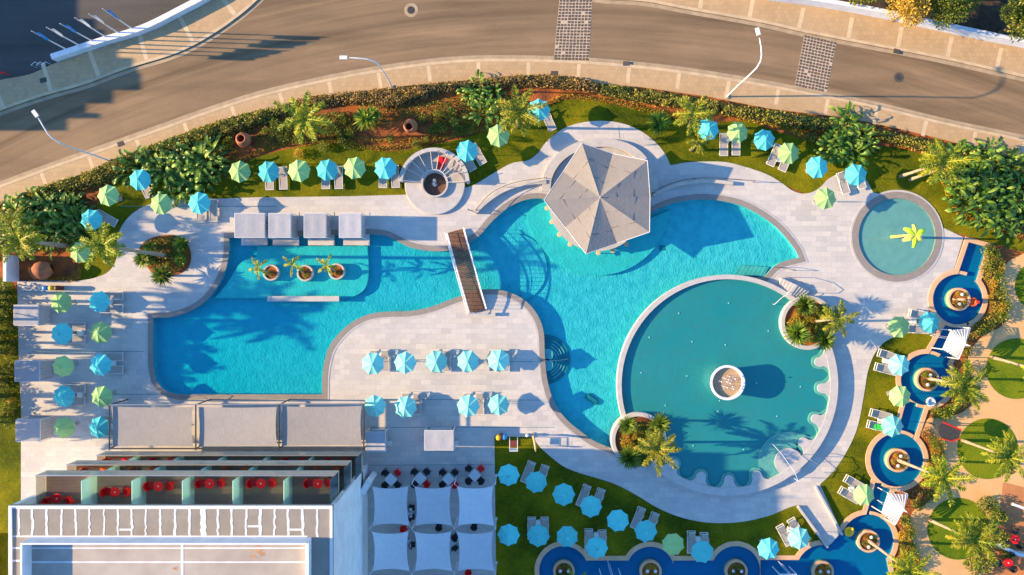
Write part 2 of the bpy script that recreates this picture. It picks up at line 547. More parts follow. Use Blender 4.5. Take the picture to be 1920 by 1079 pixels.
M['coping'] = deckmat('wet_coping', (0.27, 0.235, 0.21), (0.23, 0.20, 0.18), (0.30, 0.26, 0.235), (0.17, 0.15, 0.14), 0.3, 0.3)
M['rim'] = simple('rim_stone', (0.50, 0.46, 0.44), (0.42, 0.39, 0.37), 1.6, 0.6, 0.1, 10, obj=False)
M['stone'] = simple('stone_trim', (0.52, 0.46, 0.41), (0.42, 0.37, 0.33), 1.6, 0.65, 0.1, 10, obj=False)
M['tan'] = simple('tan_edging', (0.66, 0.40, 0.235), (0.56, 0.34, 0.20), 1.5, 0.75, 0.1, 10, obj=False)
M['path'] = deckmat('path_slabs', (0.66, 0.385, 0.165), (0.60, 0.345, 0.145), (0.70, 0.415, 0.185), (0.5, 0.3, 0.15), 1.2, 1.2)
M['terracotta'] = deckmat('terracotta_tiles', (0.50, 0.20, 0.07), (0.44, 0.17, 0.06), (0.55, 0.23, 0.09), (0.35, 0.15, 0.07), 0.4, 0.4)
M['lawn'] = grassmat('lawn_grass', [(0.016, 0.034, 0.002), (0.068, 0.088, 0.003), (0.17, 0.16, 0.004), (0.36, 0.22, 0.010)])
M['lawn_g'] = grassmat('garden_grass', [(0.04, 0.085, 0.004), (0.09, 0.145, 0.006), (0.16, 0.20, 0.007), (0.24, 0.21, 0.01)])
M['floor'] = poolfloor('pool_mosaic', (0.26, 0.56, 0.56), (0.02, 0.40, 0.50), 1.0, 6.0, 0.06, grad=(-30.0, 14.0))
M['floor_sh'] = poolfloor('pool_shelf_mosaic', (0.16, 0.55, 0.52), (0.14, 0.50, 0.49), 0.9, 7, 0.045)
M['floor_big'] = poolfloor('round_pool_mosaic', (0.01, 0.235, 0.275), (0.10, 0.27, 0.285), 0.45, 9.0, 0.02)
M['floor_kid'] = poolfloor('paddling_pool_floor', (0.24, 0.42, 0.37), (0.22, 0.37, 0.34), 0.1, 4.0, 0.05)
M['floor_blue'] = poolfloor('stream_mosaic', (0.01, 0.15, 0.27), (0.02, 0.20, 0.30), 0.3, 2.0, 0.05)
M['floor_step'] = simple('pool_step_stone', (0.30, 0.42, 0.38), (0.22, 0.33, 0.31), 2, 0.7, obj=False)
M['step_dark'] = simple('pool_step_dark', (0.05, 0.22, 0.24), (0.04, 0.17, 0.2), 2, 0.7, obj=False)
M['water'] = water('pool_water', (0.42, 0.95, 0.98))
M['water_big'] = water('round_pool_water', (0.62, 0.97, 0.95), 0.05, 0.05)
M['water_kid'] = water('paddling_pool_water', (0.75, 0.93, 0.95), 0.05, 0.03)
M['water_blue'] = water('stream_water', (0.30, 0.85, 1.0), 0.06, 0.15, 0.8)
M['blue_par'] = fabric('blue_parasol_canvas', (0.13, 0.64, 0.65), 0.2)
M['pale_par'] = fabric('pale_blue_parasol_canvas', (0.26, 0.70, 0.64), 0.16)
M['green_par'] = fabric('green_parasol_canvas', (0.40, 0.64, 0.26), 0.22)
M['sling'] = simple('lounger_sling', (0.40, 0.34, 0.31), (0.33, 0.285, 0.265), 8, 0.8)
M['lframe'] = simple('lounger_frame', (0.66, 0.64, 0.62), (0.60, 0.58, 0.56), 5, 0.4, 0)
M['metal'] = simple('brushed_metal', (0.45, 0.45, 0.46), (0.36, 0.36, 0.38), 5, 0.35, 0, metal=0.7)
M['dark'] = simple('dark_metal', (0.06, 0.055, 0.055), (0.04, 0.038, 0.038), 5, 0.5, 0)
M['white_metal'] = simple('white_painted_metal', (0.66, 0.66, 0.68), (0.58, 0.58, 0.60), 4, 0.45, 0)
M['sail'] = fabric('sail_canvas', (0.43, 0.40, 0.40), 0.15)
M['cab'] = fabric('cabana_canvas', (0.44, 0.43, 0.46), 0.12)
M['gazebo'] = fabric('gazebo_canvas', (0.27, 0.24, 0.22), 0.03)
M['sail2'] = fabric('pale_sail_canvas', (0.66, 0.68, 0.72), 0.12)
M['wood'] = simple('bridge_boards', (0.17, 0.085, 0.05), (0.11, 0.055, 0.035), 3, 0.7, 0.3, 12)
M['balc_floor'] = deckmat('balcony_boards', (0.34, 0.22, 0.16), (0.28, 0.18, 0.135), (0.36, 0.23, 0.17), (0.12, 0.08, 0.06), 2.0, 0.12)
M['concrete'] = simple('balcony_concrete', (0.42, 0.38, 0.33), (0.34, 0.31, 0.27), 1.5, 0.8, 0.15, 9, obj=False)
M['frost'] = glassy('frosted_glass', (0.80, 1.0, 0.93), 0.5)
M['glass'] = glassy('railing_glass', (0.80, 0.76, 0.68), 0.42)
M['glass_dark'] = glassy('window_glass', (0.05, 0.08, 0.09), 0.85)
M['roof'] = simple('roof_felt', (0.30, 0.265, 0.23), (0.25, 0.22, 0.19), 0.9, 0.9, 0.2, 7, obj=False)
M['roof2'] = simple('roof_pale_felt', (0.43, 0.375, 0.33), (0.35, 0.30, 0.265), 0.5, 0.9, 0.15, 7, obj=False)
M['red'] = simple('red_plastic', (0.80, 0.014, 0.012), (0.66, 0.01, 0.01), 4, 0.35, 0)
M['orange'] = simple('orange_plastic', (0.75, 0.13, 0.02), (0.6, 0.10, 0.02), 4, 0.4, 0)
M['black'] = simple('black_wicker', (0.022, 0.022, 0.026), (0.03, 0.03, 0.035), 12, 0.6, 0.3, 30)
M['yellow'] = simple('yellow_plastic', (0.80, 0.50, 0.02), (0.72, 0.44, 0.02), 4, 0.4, 0)
M['bluep'] = simple('blue_plastic', (0.03, 0.25, 0.65), (0.03, 0.2, 0.55), 4, 0.4, 0)
M['brownp'] = simple('brown_plastic', (0.12, 0.03, 0.015), (0.10, 0.025, 0.012), 4, 0.5, 0)
M['lime'] = simple('lime_paint', (0.42, 0.72, 0.03), (0.36, 0.65, 0.03), 4, 0.35, 0)
M['lemon'] = simple('lemon_paint', (0.85, 0.62, 0.12), (0.78, 0.55, 0.10), 4, 0.35, 0)
M['pot'] = simple('terracotta_pot', (0.42, 0.15, 0.065), (0.30, 0.10, 0.05), 3, 0.8, 0.25, 10)
M['trunk'] = simple('palm_bark', (0.42, 0.31, 0.22), (0.27, 0.19, 0.13), 4, 0.9, 0.6, 7, bd=0.05)
M['bark'] = simple('tree_bark', (0.20, 0.14, 0.09), (0.12, 0.08, 0.055), 4, 0.9, 0.5, 7)
M['sand'] = simple('planter_sand', (0.45, 0.31, 0.2), (0.35, 0.22, 0.13), 2, 0.95, 0.3, 9)
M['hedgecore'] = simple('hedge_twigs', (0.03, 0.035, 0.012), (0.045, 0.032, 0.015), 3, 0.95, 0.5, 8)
M['cobble_l'] = simple('cobble_joints', (0.52, 0.39, 0.28), (0.42, 0.32, 0.23), 3, 0.85, obj=False)
M['cobble_d'] = simple('cobble_stone', (0.11, 0.085, 0.07), (0.075, 0.06, 0.05), 2.5, 0.85, 0.3, 9, obj=False)
M['towel'] = simple('green_towel', (0.05, 0.62, 0.08), (0.04, 0.5, 0.06), 4, 0.9)
# foliage
M['palm'] = leafmat('palm_fronds', [(0.069, 0.138, 0.011), (0.179, 0.262, 0.014), (0.359, 0.400, 0.019), (0.635, 0.469, 0.041)], 0.3)
M['palmy'] = leafmat('golden_palm_fronds', [(0.10, 0.17, 0.012), (0.26, 0.34, 0.02), (0.46, 0.44, 0.03), (0.66, 0.44, 0.045)], 0.3)
M['cycad'] = leafmat('rosette_leaves', [(0.04, 0.10, 0.010), (0.15, 0.25, 0.018), (0.42, 0.46, 0.045)], 0.2)
M['banana'] = leafmat('banana_leaves', [(0.021, 0.062, 0.008), (0.062, 0.145, 0.014), (0.138, 0.255, 0.025), (0.359, 0.442, 0.069)], 0.25, 0.4)
M['bush'] = leafmat('shrub_leaves', [(0.028, 0.058, 0.008), (0.083, 0.138, 0.014), (0.207, 0.248, 0.022), (0.414, 0.386, 0.055)], 0.3)
M['hedge_g'] = leafmat('hedge_leaves', [(0.069, 0.097, 0.014), (0.179, 0.200, 0.025), (0.345, 0.304, 0.041), (0.497, 0.345, 0.083)], 0.3)
M['hedge_b'] = leafmat('dry_hedge_leaves', [(0.138, 0.103, 0.028), (0.331, 0.221, 0.055), (0.552, 0.345, 0.103), (0.718, 0.442, 0.152)], 0.3)
M['gold'] = leafmat('golden_leaves', [(0.166, 0.193, 0.017), (0.386, 0.331, 0.028), (0.621, 0.386, 0.041), (0.690, 0.221, 0.041)], 0.3)
M['autumn'] = leafmat('yellow_tree_leaves', [(0.304, 0.235, 0.028), (0.580, 0.386, 0.055), (0.800, 0.497, 0.083)], 0.35)

# ================================================================== OUTLINES (photo pixels on the ground)
ROUND_C = (1360, 721)
pool_px = [(430, 447, 1), (430, 470), (425, 502), (412, 532), (390, 562), (362, 582), (325, 595), (288, 597, 1),
           (288, 650), (289, 690), (295, 715), (310, 732), (334, 740, 1), (604, 740, 1), (605, 702), (609, 677), (617, 652),
           (635, 627), (660, 605), (692, 590), (730, 585), (768, 584), (805, 577), (843, 563), (880, 550), (910, 543), (940, 545),
           (960, 551), (975, 558), (992, 571), (1005, 587), (1015, 607), (1020, 629), (1021, 652), (1022, 677), (1026, 712),
           (1034, 742), (1045, 765), (1062, 787), (1088, 809), (1115, 828), (1152, 843, 1)]
pool_px += [(q[0], q[1], 1) if i in (0, 24) else q for i, q in enumerate(circle(ROUND_C[0], ROUND_C[1], 203, 24, 206, 81, world=False))]
pool_px += [(1432, 520, 1), (1450, 501, 1), (1466, 492), (1497, 484, 1), (1493, 474), (1480, 455), (1460, 432), (1440, 415),
            (1415, 399), (1385, 385), (1347, 377), (1310, 375), (1275, 379), (1247, 387), (1217, 402), (1200, 417, 1)]
pool_px += [(q[0], q[1]) for q in circle(1118, 383, 84, 20, -25, -175, world=False)][1:]
pool_px += [(1026, 376, 1), (1010, 373), (985, 376), (960, 386), (938, 402), (918, 421), (900, 442), (880, 456, 1), (838, 471), (800, 471),
            (767, 464), (745, 453), (722, 443), (690, 440, 1)]
POOL = curve(pool_px)
KID = circle(1681, 445, 72, 56)
BLUE_C = [(1795, 562, 47, 21.5), (1736, 712, 48, 22), (1681, 863, 50, 22), (1626, 1014, 49, 21), (1541, 1071, 49, 20),
          (1379, 1070, 46, 21), (1219, 1070, 45, 20.5), (1057, 1070, 46, 20)]
BLUE = [circle(x, y, r, 44) for x, y, r, _ in BLUE_C]
BLUEQ = [wpoly(q) for q in [
    [(1815, 455), (1849, 464), (1829, 528), (1794, 518)],
    [(1777, 600), (1817, 606), (1775, 684), (1736, 672)],
    [(1698, 752), (1734, 760), (1712, 825), (1680, 818)],
    [(1640, 905), (1672, 910), (1650, 972), (1622, 970)],
    [(1553, 1026), (1584, 990), (1660, 1040), (1672, 1100), (1560, 1110)],
    [(1425, 1050), (1500, 1050), (1500, 1110), (1425, 1110)],
    [(1262, 1051), (1338, 1051), (1338, 1110), (1262, 1110)],
    [(1100, 1051), (1178, 1051), (1178, 1110), (1100, 1110)]]]
HOLES = [POOL, KID] + BLUE + BLUEQ
deck_px = [(33, 528, 1), (150, 527, 1), (178, 522), (203, 511), (217, 492), (220, 465), (222, 440), (234, 417), (252, 399), (275, 386), (300, 378), (325, 375, 1),
           (425, 373, 1), (480, 371, 1), (655, 369, 1), (762, 366, 1), (790, 340, 1), (850, 340, 1), (874, 353, 1), (890, 347), (925, 326), (960, 307), (992, 301), (1010, 287, 1),
           (1020, 272), (1038, 255), (1063, 239), (1097, 230), (1135, 228), (1172, 234), (1205, 249), (1231, 270), (1247, 290), (1257, 311, 1),
           (1285, 306), (1320, 304), (1360, 305), (1397, 314), (1440, 329), (1465, 344), (1485, 358), (1503, 364), (1523, 361), (1540, 350), (1552, 337), (1566, 329, 1),
           (1600, 318, 1), (1625, 340, 1), (1637, 362, 1), (1681, 372, 1), (1740, 410, 1), (1766, 427, 1), (1806, 446, 1), (1786, 512, 1), (1765, 522), (1748, 540), (1741, 562), (1742, 590), (1752, 612), (1757, 630, 1),
           (1740, 627), (1708, 625), (1677, 632), (1655, 645), (1638, 667), (1627, 697), (1620, 738), (1613, 777), (1605, 809), (1591, 840), (1575, 867), (1556, 891), (1537, 909, 1),
           (1580, 1003, 1), (1550, 1026, 1), (1495, 947, 1), (1477, 953, 1), (1440, 968), (1390, 979), (1335, 981), (1285, 973), (1235, 954), (1195, 930),
           (1155, 909), (1122, 898), (1088, 888), (1058, 876), (1030, 855), (1010, 836), (1000, 820, 1), (927, 819, 1), (931, 1150, 1), (40, 1150, 1), (40, 760, 1), (36, 690, 1)]
DECK = curve(deck_px)

BIG = 420.0
# ------------------------------------------------------------------ ground sheets
region('ground', [[(-BIG, -BIG), (BIG, -BIG), (BIG, BIG), (-BIG, BIG)]], HOLES, 0.0, M['soil'])
lower_kerb = curve([(-1500, 800, 1), (-60, 370, 1), (0, 349), (100, 312), (215, 272), (300, 242), (375, 215), (480, 181), (592, 154), (705, 133), (805, 119), (880, 113), (960, 112),
                    (1070, 115), (1160, 121), (1285, 135), (1440, 160), (1540, 179), (1640, 199), (1765, 229), (1920, 262), (2020, 283), (3400, 640, 1)], closed=False)
upper_kerb = curve([(-1500, 640, 1), (-60, 235), (0, 210), (85, 181), (160, 160), (238, 131), (325, 104), (375, 81), (438, 40), (480, 5), (520, -40), (560, -140), (575, -400, 1)], closed=False)
upper_kerb2 = curve([(960, -400, 1), (975, -120), (1020, -30), (1115, -2), (1210, 5), (1285, 19), (1360, 32), (1440, 47), (1505, 62), (1640, 88), (1765, 112), (1920, 147), (2020, 170), (3400, 540, 1)], closed=False)
# asphalt lies between all the kerbs and covers the side road at the top
road = [P(-1500, 640)[:2]] + [P(*q)[:2] for q in [(-1500, -1500), (3400, -1500), (3400, 640)]] + lower_kerb[::-1][1:]
region('road', [road], [], 0.012, M['asphalt'])
pave_low = lower_kerb + [P(*q)[:2] for q in [(3400, 700), (2020, 330), (1920, 305), (1860, 287), (1765, 262), (1690, 244), (1630, 231), (1580, 222), (1440, 205), (1335, 184), (1210, 166),
             (1122, 158), (1080, 149), (960, 147), (830, 156), (730, 166), (620, 180), (580, 182), (512, 203), (480, 213), (390, 245), (300, 272), (207, 304), (160, 326), (100, 346), (40, 369), (0, 384), (-60, 410), (-1500, 840)]]
g1 = region('pavement', [pave_low], [], 0.13, M['pave'], z_bot=0.0, wallmat=M['kerb'])
car_edge = curve([(-1500, 560, 1), (-60, 172), (0, 152), (57, 141), (103, 121), (200, 88), (275, 65), (350, 29), (400, 1), (440, -40), (470, -140), (480, -400, 1)], closed=False)
region('pavement', [upper_kerb + car_edge[::-1]], [], 0.13, M['pave'], z_bot=0.0, wallmat=M['kerb'])
wall_line = curve([(1000, -400, 1), (1060, -200), (1200, -60), (1340, -15), (1440, 3), (1525, 14), (1648, 36), (1720, 52), (1853, 80), (1920, 93), (2020, 118), (3400, 480, 1)], closed=False)
region('pavement', [upper_kerb2 + wall_line[::-1]], [], 0.13, M['pave'], z_bot=0.0, wallmat=M['kerb'])
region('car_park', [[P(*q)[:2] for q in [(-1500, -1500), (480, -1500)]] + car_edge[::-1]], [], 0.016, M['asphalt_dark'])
region('park_ground', [[P(*q)[:2] for q in [(3400, -1500), (1010, -1500)]] + wall_line], [], 0.018, simple('park_earth', (0.075, 0.045, 0.03), (0.035, 0.025, 0.018), 1.2, 0.95, 0.5, 5, obj=False))

def along(line, w_, z0, z1, name, mat, kind='structure'):
    mb = MB(); mb.strip(line, w_, z0, z1); o = mb.build(name, mat)
    if kind: o['kind'] = kind
    return o
def shift(line, d):
    out = []
    for i in range(len(line)):
        a = Vector(line[max(i - 1, 0)]); b = Vector(line[min(i + 1, len(line) - 1)])
        t = (b - a).normalized(); q = Vector(line[i]) + Vector((-t.y, t.x)) * d
        out.append((q.x, q.y))
    return out
along(shift(lower_kerb, -0.13), 0.26, 0.02, 0.145, 'kerb', M['kerb'])
along(shift(lower_kerb, 0.20), 0.36, 0.0, 0.022, 'gutter', M['gutter'])
along(shift(upper_kerb, 0.13), 0.26, 0.02, 0.145, 'kerb', M['kerb'])
along(shift(upper_kerb, -0.22), 0.34, 0.0, 0.022, 'gutter', M['gutter'])
along(shift(upper_kerb2, 0.13), 0.26, 0.02, 0.145, 'kerb', M['kerb'])
along(shift(upper_kerb2, -0.2), 0.34, 0.0, 0.022, 'gutter', M['gutter'])

# pale bands of slabs across the pavements, about every five metres
def bands(line, step, depth, width, name, off=0.3, jit=0.0):
    mb = MB(); acc = 0.0; s = off
    for i in range(len(line) - 1):
        a = Vector(line[i]); b = Vector(line[i + 1]); L = (b - a).length
        while s <= acc + L:
            t = (b - a).normalized(); n = Vector((t.y, -t.x)) if depth > 0 else Vector((-t.y, t.x))
            p = a + t * (s - acc)
            if -50 < p.x < 50:
                d = abs(depth); u0 = p + n * 0.3; u1 = p + n * d; h = t * width / 2
                mb.add([(*(u0 - h), .1345), (*(u0 + h), .1345), (*(u1 + h), .1345), (*(u1 - h), .1345)], [(0, 1, 2, 3)] if depth < 0 else [(3, 2, 1, 0)])
            s += step
        acc += L
    o = mb.build(name, M['band']); o['kind'] = 'structure'
bands(lower_kerb, 4.72, 1.75, 0.36, 'pavement_band', off=2.2)
bands(upper_kerb2, 4.72, -2.2, 0.4, 'pavement_band', off=1.0)
bands(upper_kerb, 4.72, -3.0, 0.4, 'pavement_band', off=3.0)

# cobbled crossing strips
def cobble(q, nx, ny):
    a, b, c, d = [Vector(P(*p)[:2]) for p in q]       # top-left, top-right, bottom-right, bottom-left
    mb = MB(); mb.add([(*a, .020), (*b, .020), (*c, .020), (*d, .020)], [(3, 2, 1, 0)])
    o = mb.build('cobbled_strip', M['cobble_l']); o['kind'] = 'structure'
    mb = MB()
    for i in range(nx):
        for j in range(ny):
            u0, u1 = (i + .13) / nx, (i + .87) / nx; v0, v1 = (j + .14) / ny, (j + .86) / ny
            def at(u, v):
                u += random.uniform(-.07, .07) / nx; v += random.uniform(-.07, .07) / ny
                return (a * (1 - u) + b * u) * (1 - v) + (d * (1 - u) + c * u) * v
            ps = [at(u0, v1), at(u1, v1), at(u1, v0), at(u0, v0)]
            h = random.uniform(.028, .04)
            if random.random() < .03: continue
            mb.add([(*p, .021) for p in ps] + [(*(p * .9 + (ps[0] + ps[2]) * .05), h) for p in ps], [(4, 5, 6, 7), (0, 1, 5, 4), (1, 2, 6, 5), (2, 3, 7, 6), (3, 0, 4, 7)])
    o = mb.build('cobbles', M['cobble_d']); o['kind'] = 'structure'
cobble([(1050, -12), (1111, -12), (1104, 115), (1038, 114)], 10, 22)
cobble([(1508, 66), (1568, 80), (1550, 175), (1490, 162)], 10, 17)

# ------------------------------------------------------------------ lawns, deck, paths
lawn_px = [(150, 527, 1), (160, 430), (180, 395), (205, 350), (235, 320), (300, 300), (360, 330), (400, 345), (430, 322), (470, 300), (520, 285), (560, 276), (610, 269), (660, 272), (700, 283), (740, 284), (800, 275),
           (860, 262), (930, 240), (1000, 212), (1050, 190), (1100, 188), (1170, 200), (1240, 212), (1290, 232), (1400, 228), (1450, 245), (1520, 268), (1560, 290), (1605, 290), (1650, 275),
           (1700, 282), (1745, 300), (1775, 345), (1787, 390), (1822, 417), (1870, 436), (1960, 462, 1), (1940, 480, 1), (1766, 430, 1), (1700, 420, 1), (1600, 400, 1), (1400, 320, 1), (1300, 320, 1), (1150, 300, 1), (1000, 330, 1), (800, 376, 1), (420, 390, 1), (250, 430, 1), (240, 500, 1), (180, 530, 1)]
region('lawn', [curve(lawn_px, n=3)], HOLES, 0.03, M['lawn'])
lawn2_px = [(920, 814, 1), (1005, 812, 1), (1100, 860, 1), (1300, 950, 1), (1470, 935, 1), (1570, 850, 1), (1630, 650, 1), (1730, 610, 1), (1775, 600, 1), (1722, 690, 1), (1700, 780, 1),
            (1660, 870, 1), (1650, 940, 1), (1600, 990, 1), (1600, 1150, 1), (920, 1150, 1)]
region('lawn', [wpoly(lawn2_px)], HOLES, 0.03, M['lawn'])
region('lawn', [wpoly([(-400, 520), (-60, 500), (22, 530), (36, 560), (38, 640), (42, 1150), (-400, 1150)])], [], 0.03, M['lawn'])
region('deck', [DECK], HOLES, 0.055, M['deck'], z_bot=0.0)
PATH = curve([(1960, 470, 1), (1920, 476, 1), (1890, 492), (1876, 515), (1877, 542), (1888, 570), (1889, 592), (1878, 612), (1852, 625), (1832, 641), (1818, 662), (1815, 685), (1822, 712), (1830, 740), (1812, 768), (1778, 783),
              (1742, 785), (1727, 809, 1), (1750, 818), (1768, 845), (1775, 880), (1768, 915), (1735, 945), (1712, 960), (1704, 985), (1710, 1012), (1722, 1040), (1726, 1080), (1720, 1150, 1), (1960, 1150, 1)])
region('path', [PATH], [], 0.045, M['path'], z_bot=0.0)
for (x, y, rx) in [(1950, 537, 48), (1905, 692, 57), (1851, 842, 57), (1796, 992, 58)]:
    region('garden_lawn', [circle(x, y, rx, 40)], [], 0.06, M['lawn_g'])
region('cafe_terrace', [wpoly([(1880, 905), (1960, 925), (1960, 1150), (1815, 1150), (1850, 1060), (1872, 985)])], [], 0.07, M['terracotta'])

# ------------------------------------------------------------------ pools: floor, walls, water
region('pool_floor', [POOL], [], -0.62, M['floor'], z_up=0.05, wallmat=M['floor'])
region('pool_water', [POOL], [], -0.03, M['water'])
region('paddling_pool_floor', [KID], [], -0.045, M['floor_kid'], z_up=0.06)
region('paddling_pool_water', [KID], [], 0.03, M['water_kid'])
STREAMI = [circle(x, y, r2 - 2.6, 32) for x, y, r, r2 in BLUE_C]
region('stream_floor', BLUE + BLUEQ, [], -0.24, M['floor_blue'], z_up=0.05)
region('stream_water', BLUE + BLUEQ, STREAMI, 0.0, M['water_blue'])
# submerged shelf with the planters, shelf round the bar
SHELF = curve([(688, 462, 1), (690, 500), (689, 525), (683, 542), (668, 554), (645, 560, 1), (400, 560, 1), (414, 545), (432, 520), (446, 497), (462, 486), (480, 482, 1), (480, 462, 1)])
region('pool_shelf', [SHELF], [], -0.22, M['floor_sh'], z_bot=-0.6)
BARSH = circle(1122, 381, 137, 60)
dx = [p for p in BARSH]
barshelf = [p for p in circle(1122, 381, 136, 50, 190, 350)] + [P(1256, 395)[:2], P(1215, 412)[:2], P(1120, 380)[:2], P(1030, 372)[:2]]
region('pool_shelf', [barshelf], [], -0.30, M['floor_sh'], z_bot=-0.6)
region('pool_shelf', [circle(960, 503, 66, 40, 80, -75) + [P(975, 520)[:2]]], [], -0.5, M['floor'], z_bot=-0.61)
# copings
def coping(poly, d, z, mat, excl=[], name='pool_coping'):
    return region(name, [offset(poly, d)], [poly] + excl, z, mat, z_bot=0.0)
coping(POOL, 0.5, 0.085, M['coping'], [circle(ROUND_C[0], ROUND_C[1], 196, 60)])
region('pool_edge_stone', [offset(POOL, 0.68)], [offset(POOL, 0.5), circle(ROUND_C[0], ROUND_C[1], 196, 60)], 0.075, M['rim'], z_bot=0.0)
coping(KID, 0.62, 0.09, M['coping'])
region('pool_edge_stone', [circle(1681, 445, 88, 60)], [circle(1681, 445, 84.4, 60)], 0.08, M['rim'], z_bot=0.0)
TANO = [circle(x, y, r + 9, 44) for x, y, r, _ in BLUE_C]
TANQ = [offset(q, 0.42) for q in BLUEQ]
region('stream_edging', TANO + TANQ, BLUE + BLUEQ + [wpoly([(1540, 905), (1580, 1003), (1550, 1030), (1480, 950)])], 0.11, M['tan'], z_bot=0.0)

# thin tan arcs of edging where round pools meet a channel
mb = MB()
for (x, y, r, _), spans in zip(BLUE_C, [[(205, 290), (70, 120)], [(60, 115), (250, 310)], [(55, 100), (240, 290)], [(25, 85)], [], [], [], []]):
    for a0, a1 in spans:
        mb.strip(circle(x, y, r + 3.2, 20, a0, a1), 0.30, -0.2, 0.07)
o = mb.build('stream_sill', M['tan']); o['kind'] = 'structure'

# curved seat steps on the west side of the right-hand pool
def halfdisc(cx, cy, r, a0, a1, z0, z1, n=24):
    p = circle(cx, cy, r, n, a0, a1)
    return p, z0, z1
st = thing('pool_steps', 'half-round submerged steps with pale treads on the west side of the pool', 'steps', P(1022, 676, -0.6))
def loc(poly, cx, cy):
    ox, oy, _ = P(cx, cy); return [(p[0] - ox, p[1] - oy) for p in poly]
mb = MB(); mb.prism(loc(circle(1022, 676, 47, 30, 92, -92), 1022, 676), 0.005, 0.10); mb.build('base_step', M['step_dark'], st)
for k, r in enumerate((40, 34, 28.5, 23.5)):
    mb = MB(); mb.prism(loc(circle(1022, 676, r, 30, 92, -92), 1022, 676), 0.10, 0.15 + k * 0.07); mb.build('step_riser', M['step_dark'], st)
    for (b0, b1) in ((18, 66), (-18, -66)):
        mb = MB(); mb.strip(loc(circle(1022, 676, r - 1.5, 14, b0, b1), 1022, 676), 0.10, 0.10, 0.158 + k * 0.07); mb.build('tread', M['rim'], st)
for s_ in (-1, 1):
    mb = MB(); mb.prism(loc(circle(1026, 676 + s_ * 9.5, 11.5, 20), 1022, 676), 0.3, 0.47); mb.build('top_step', M['rim'], st)
mb = MB(); mb.tube([(-.1, 0, .7), (.2, 0, 1.25), (1.2, .02, 1.15), (2.1, .1, .75), (2.15, .1, .1)], 0.025); mb.build('handrail', M['metal'], st)
# square drain plate and grey slab at the pool floor
tag(MB().box((0, 0, 0), (.55, .5, .02)).build('drain_cover', M['step_dark'], loc=P(1244, 465, -.6)), 'dark square drain cover on the floor of the right-hand pool', 'drain')
tag(MB().box((0, 0, 0), (1.25, .5, .12), rz=R(-35)).box((0, 0, .08), (1.1, .36, .05), rz=R(-35)).build('pool_bench', M['step_dark'], loc=P(1111, 751, -.5)), 'dark submerged slab below the lower parasol shadow in the pool', 'slab')
tag(MB().box((0, 0, 0), (6.7, .5, .2)).box((-3.2, 0, .11), (.3, .44, .04)).build('pool_bench', M['rim'], loc=V(569, 561, .05)), 'long pale stone bench standing in the left pool below the planters', 'bench')
# sloping stone steps where the pool meets the round pool, north-east
es = thing('pool_steps', 'fan of straight submerged steps at the pool corner by the round pool', 'steps', P(1415, 510, -.6))
for k in range(7):
    t0 = k / 7; a = (1392 + 50 * t0, 497 + 5 * t0); d_ = (1382 + 50 * t0, 513 + 7 * t0); q = [a, (a[0] + 7.5, a[1] + .8), (d_[0] + 7.5, d_[1] + 1.1), d_]
    MB().prism(loc(wpoly(q), 1415, 510), 0.0, 0.08 + 0.075 * k).build('step', M['floor_step'], es)

# ------------------------------------------------------------------ the raised round pool
cx, cy = ROUND_C
rp = region('round_pool_floor', [circle(cx, cy, 197, 90)], [], 0.36, M['floor_big'])
region('round_pool_water', [circle(cx, cy, 197, 90)], [], 0.585, M['water_big'])
gap = wpoly([(1420, 500), (1500, 560), (1475, 600), (1400, 545)])
rim = region('round_pool_wall', [circle(cx, cy, 205, 110)], [circle(cx, cy, 196.5, 110)], 0.66, M['rim'], z_bot=0.0)
outer = [p for p in circle(cx, cy, 212, 60, -15, -135)] + [p for p in circle(cx, cy, 204, 60, -135, -15)]
region('round_pool_ledge', [outer], [], 0.35, M['rim'], z_bot=0.0)
# broad seat rim on the east and south side
broad = circle(cx, cy, 205.5, 70, 20, -130) + circle(cx, cy, 191, 70, -130, 20)
region('round_pool_seat', [broad], [], 0.67, M['rim'], z_bot=0.37)
# rounded stone loungers standing in from the rim
k = 0
for a in (14, -2, -21, -37, -72, -89, -106, -124):
    tip = 170; wd = 5.6
    L = []
    def pol(r, da): return (cx + r * math.cos(R(a + da)), cy - r * math.sin(R(a + da)))
    pts = [(*pol(192, 6.2), 1), pol(188, 4.2), pol(182, 3.0), pol(175, 2.9), pol(170, 2.1), pol(167.5, 0), pol(170, -2.1), pol(175, -2.9), pol(182, -3.0), pol(188, -4.2), (*pol(192, -6.2), 1)]
    o = MB().prism([(x - P(*pol(180, 0))[0], y - P(*pol(180, 0))[1]) for x, y in curve(pts, n=4)], 0.0, 0.24).build('round_pool_lounger', M['rim'], loc=P(*pol(180, 0), 0.40))
    names = ['northernmost of the four on the east side', 'second from the north on the east side', 'third from the north on the east side', 'southernmost of the four on the east side',
             'easternmost of the four along the south side', 'second from the east along the south side', 'third from the east along the south side', 'westernmost of the four along the south side']
    tag(o, 'pale stone tongue seat in the round pool, ' + names[k], 'pool seat', 'tongue seats round the round pool'); k += 1
    pts2 = [(*pol(192, 8.2), 1), pol(187, 6.2), pol(180, 4.6), pol(172, 4.2), pol(166, 3.0), pol(163, 0), pol(166, -3.0), pol(172, -4.2), pol(180, -4.6), pol(187, -6.2), (*pol(192, -8.2), 1)]
    o2 = MB().prism([(x - P(*pol(180, 0))[0], y - P(*pol(180, 0))[1]) for x, y in curve(pts2, n=4)], -0.03, 0.10).build('lower_step', M['floor_step'], o)
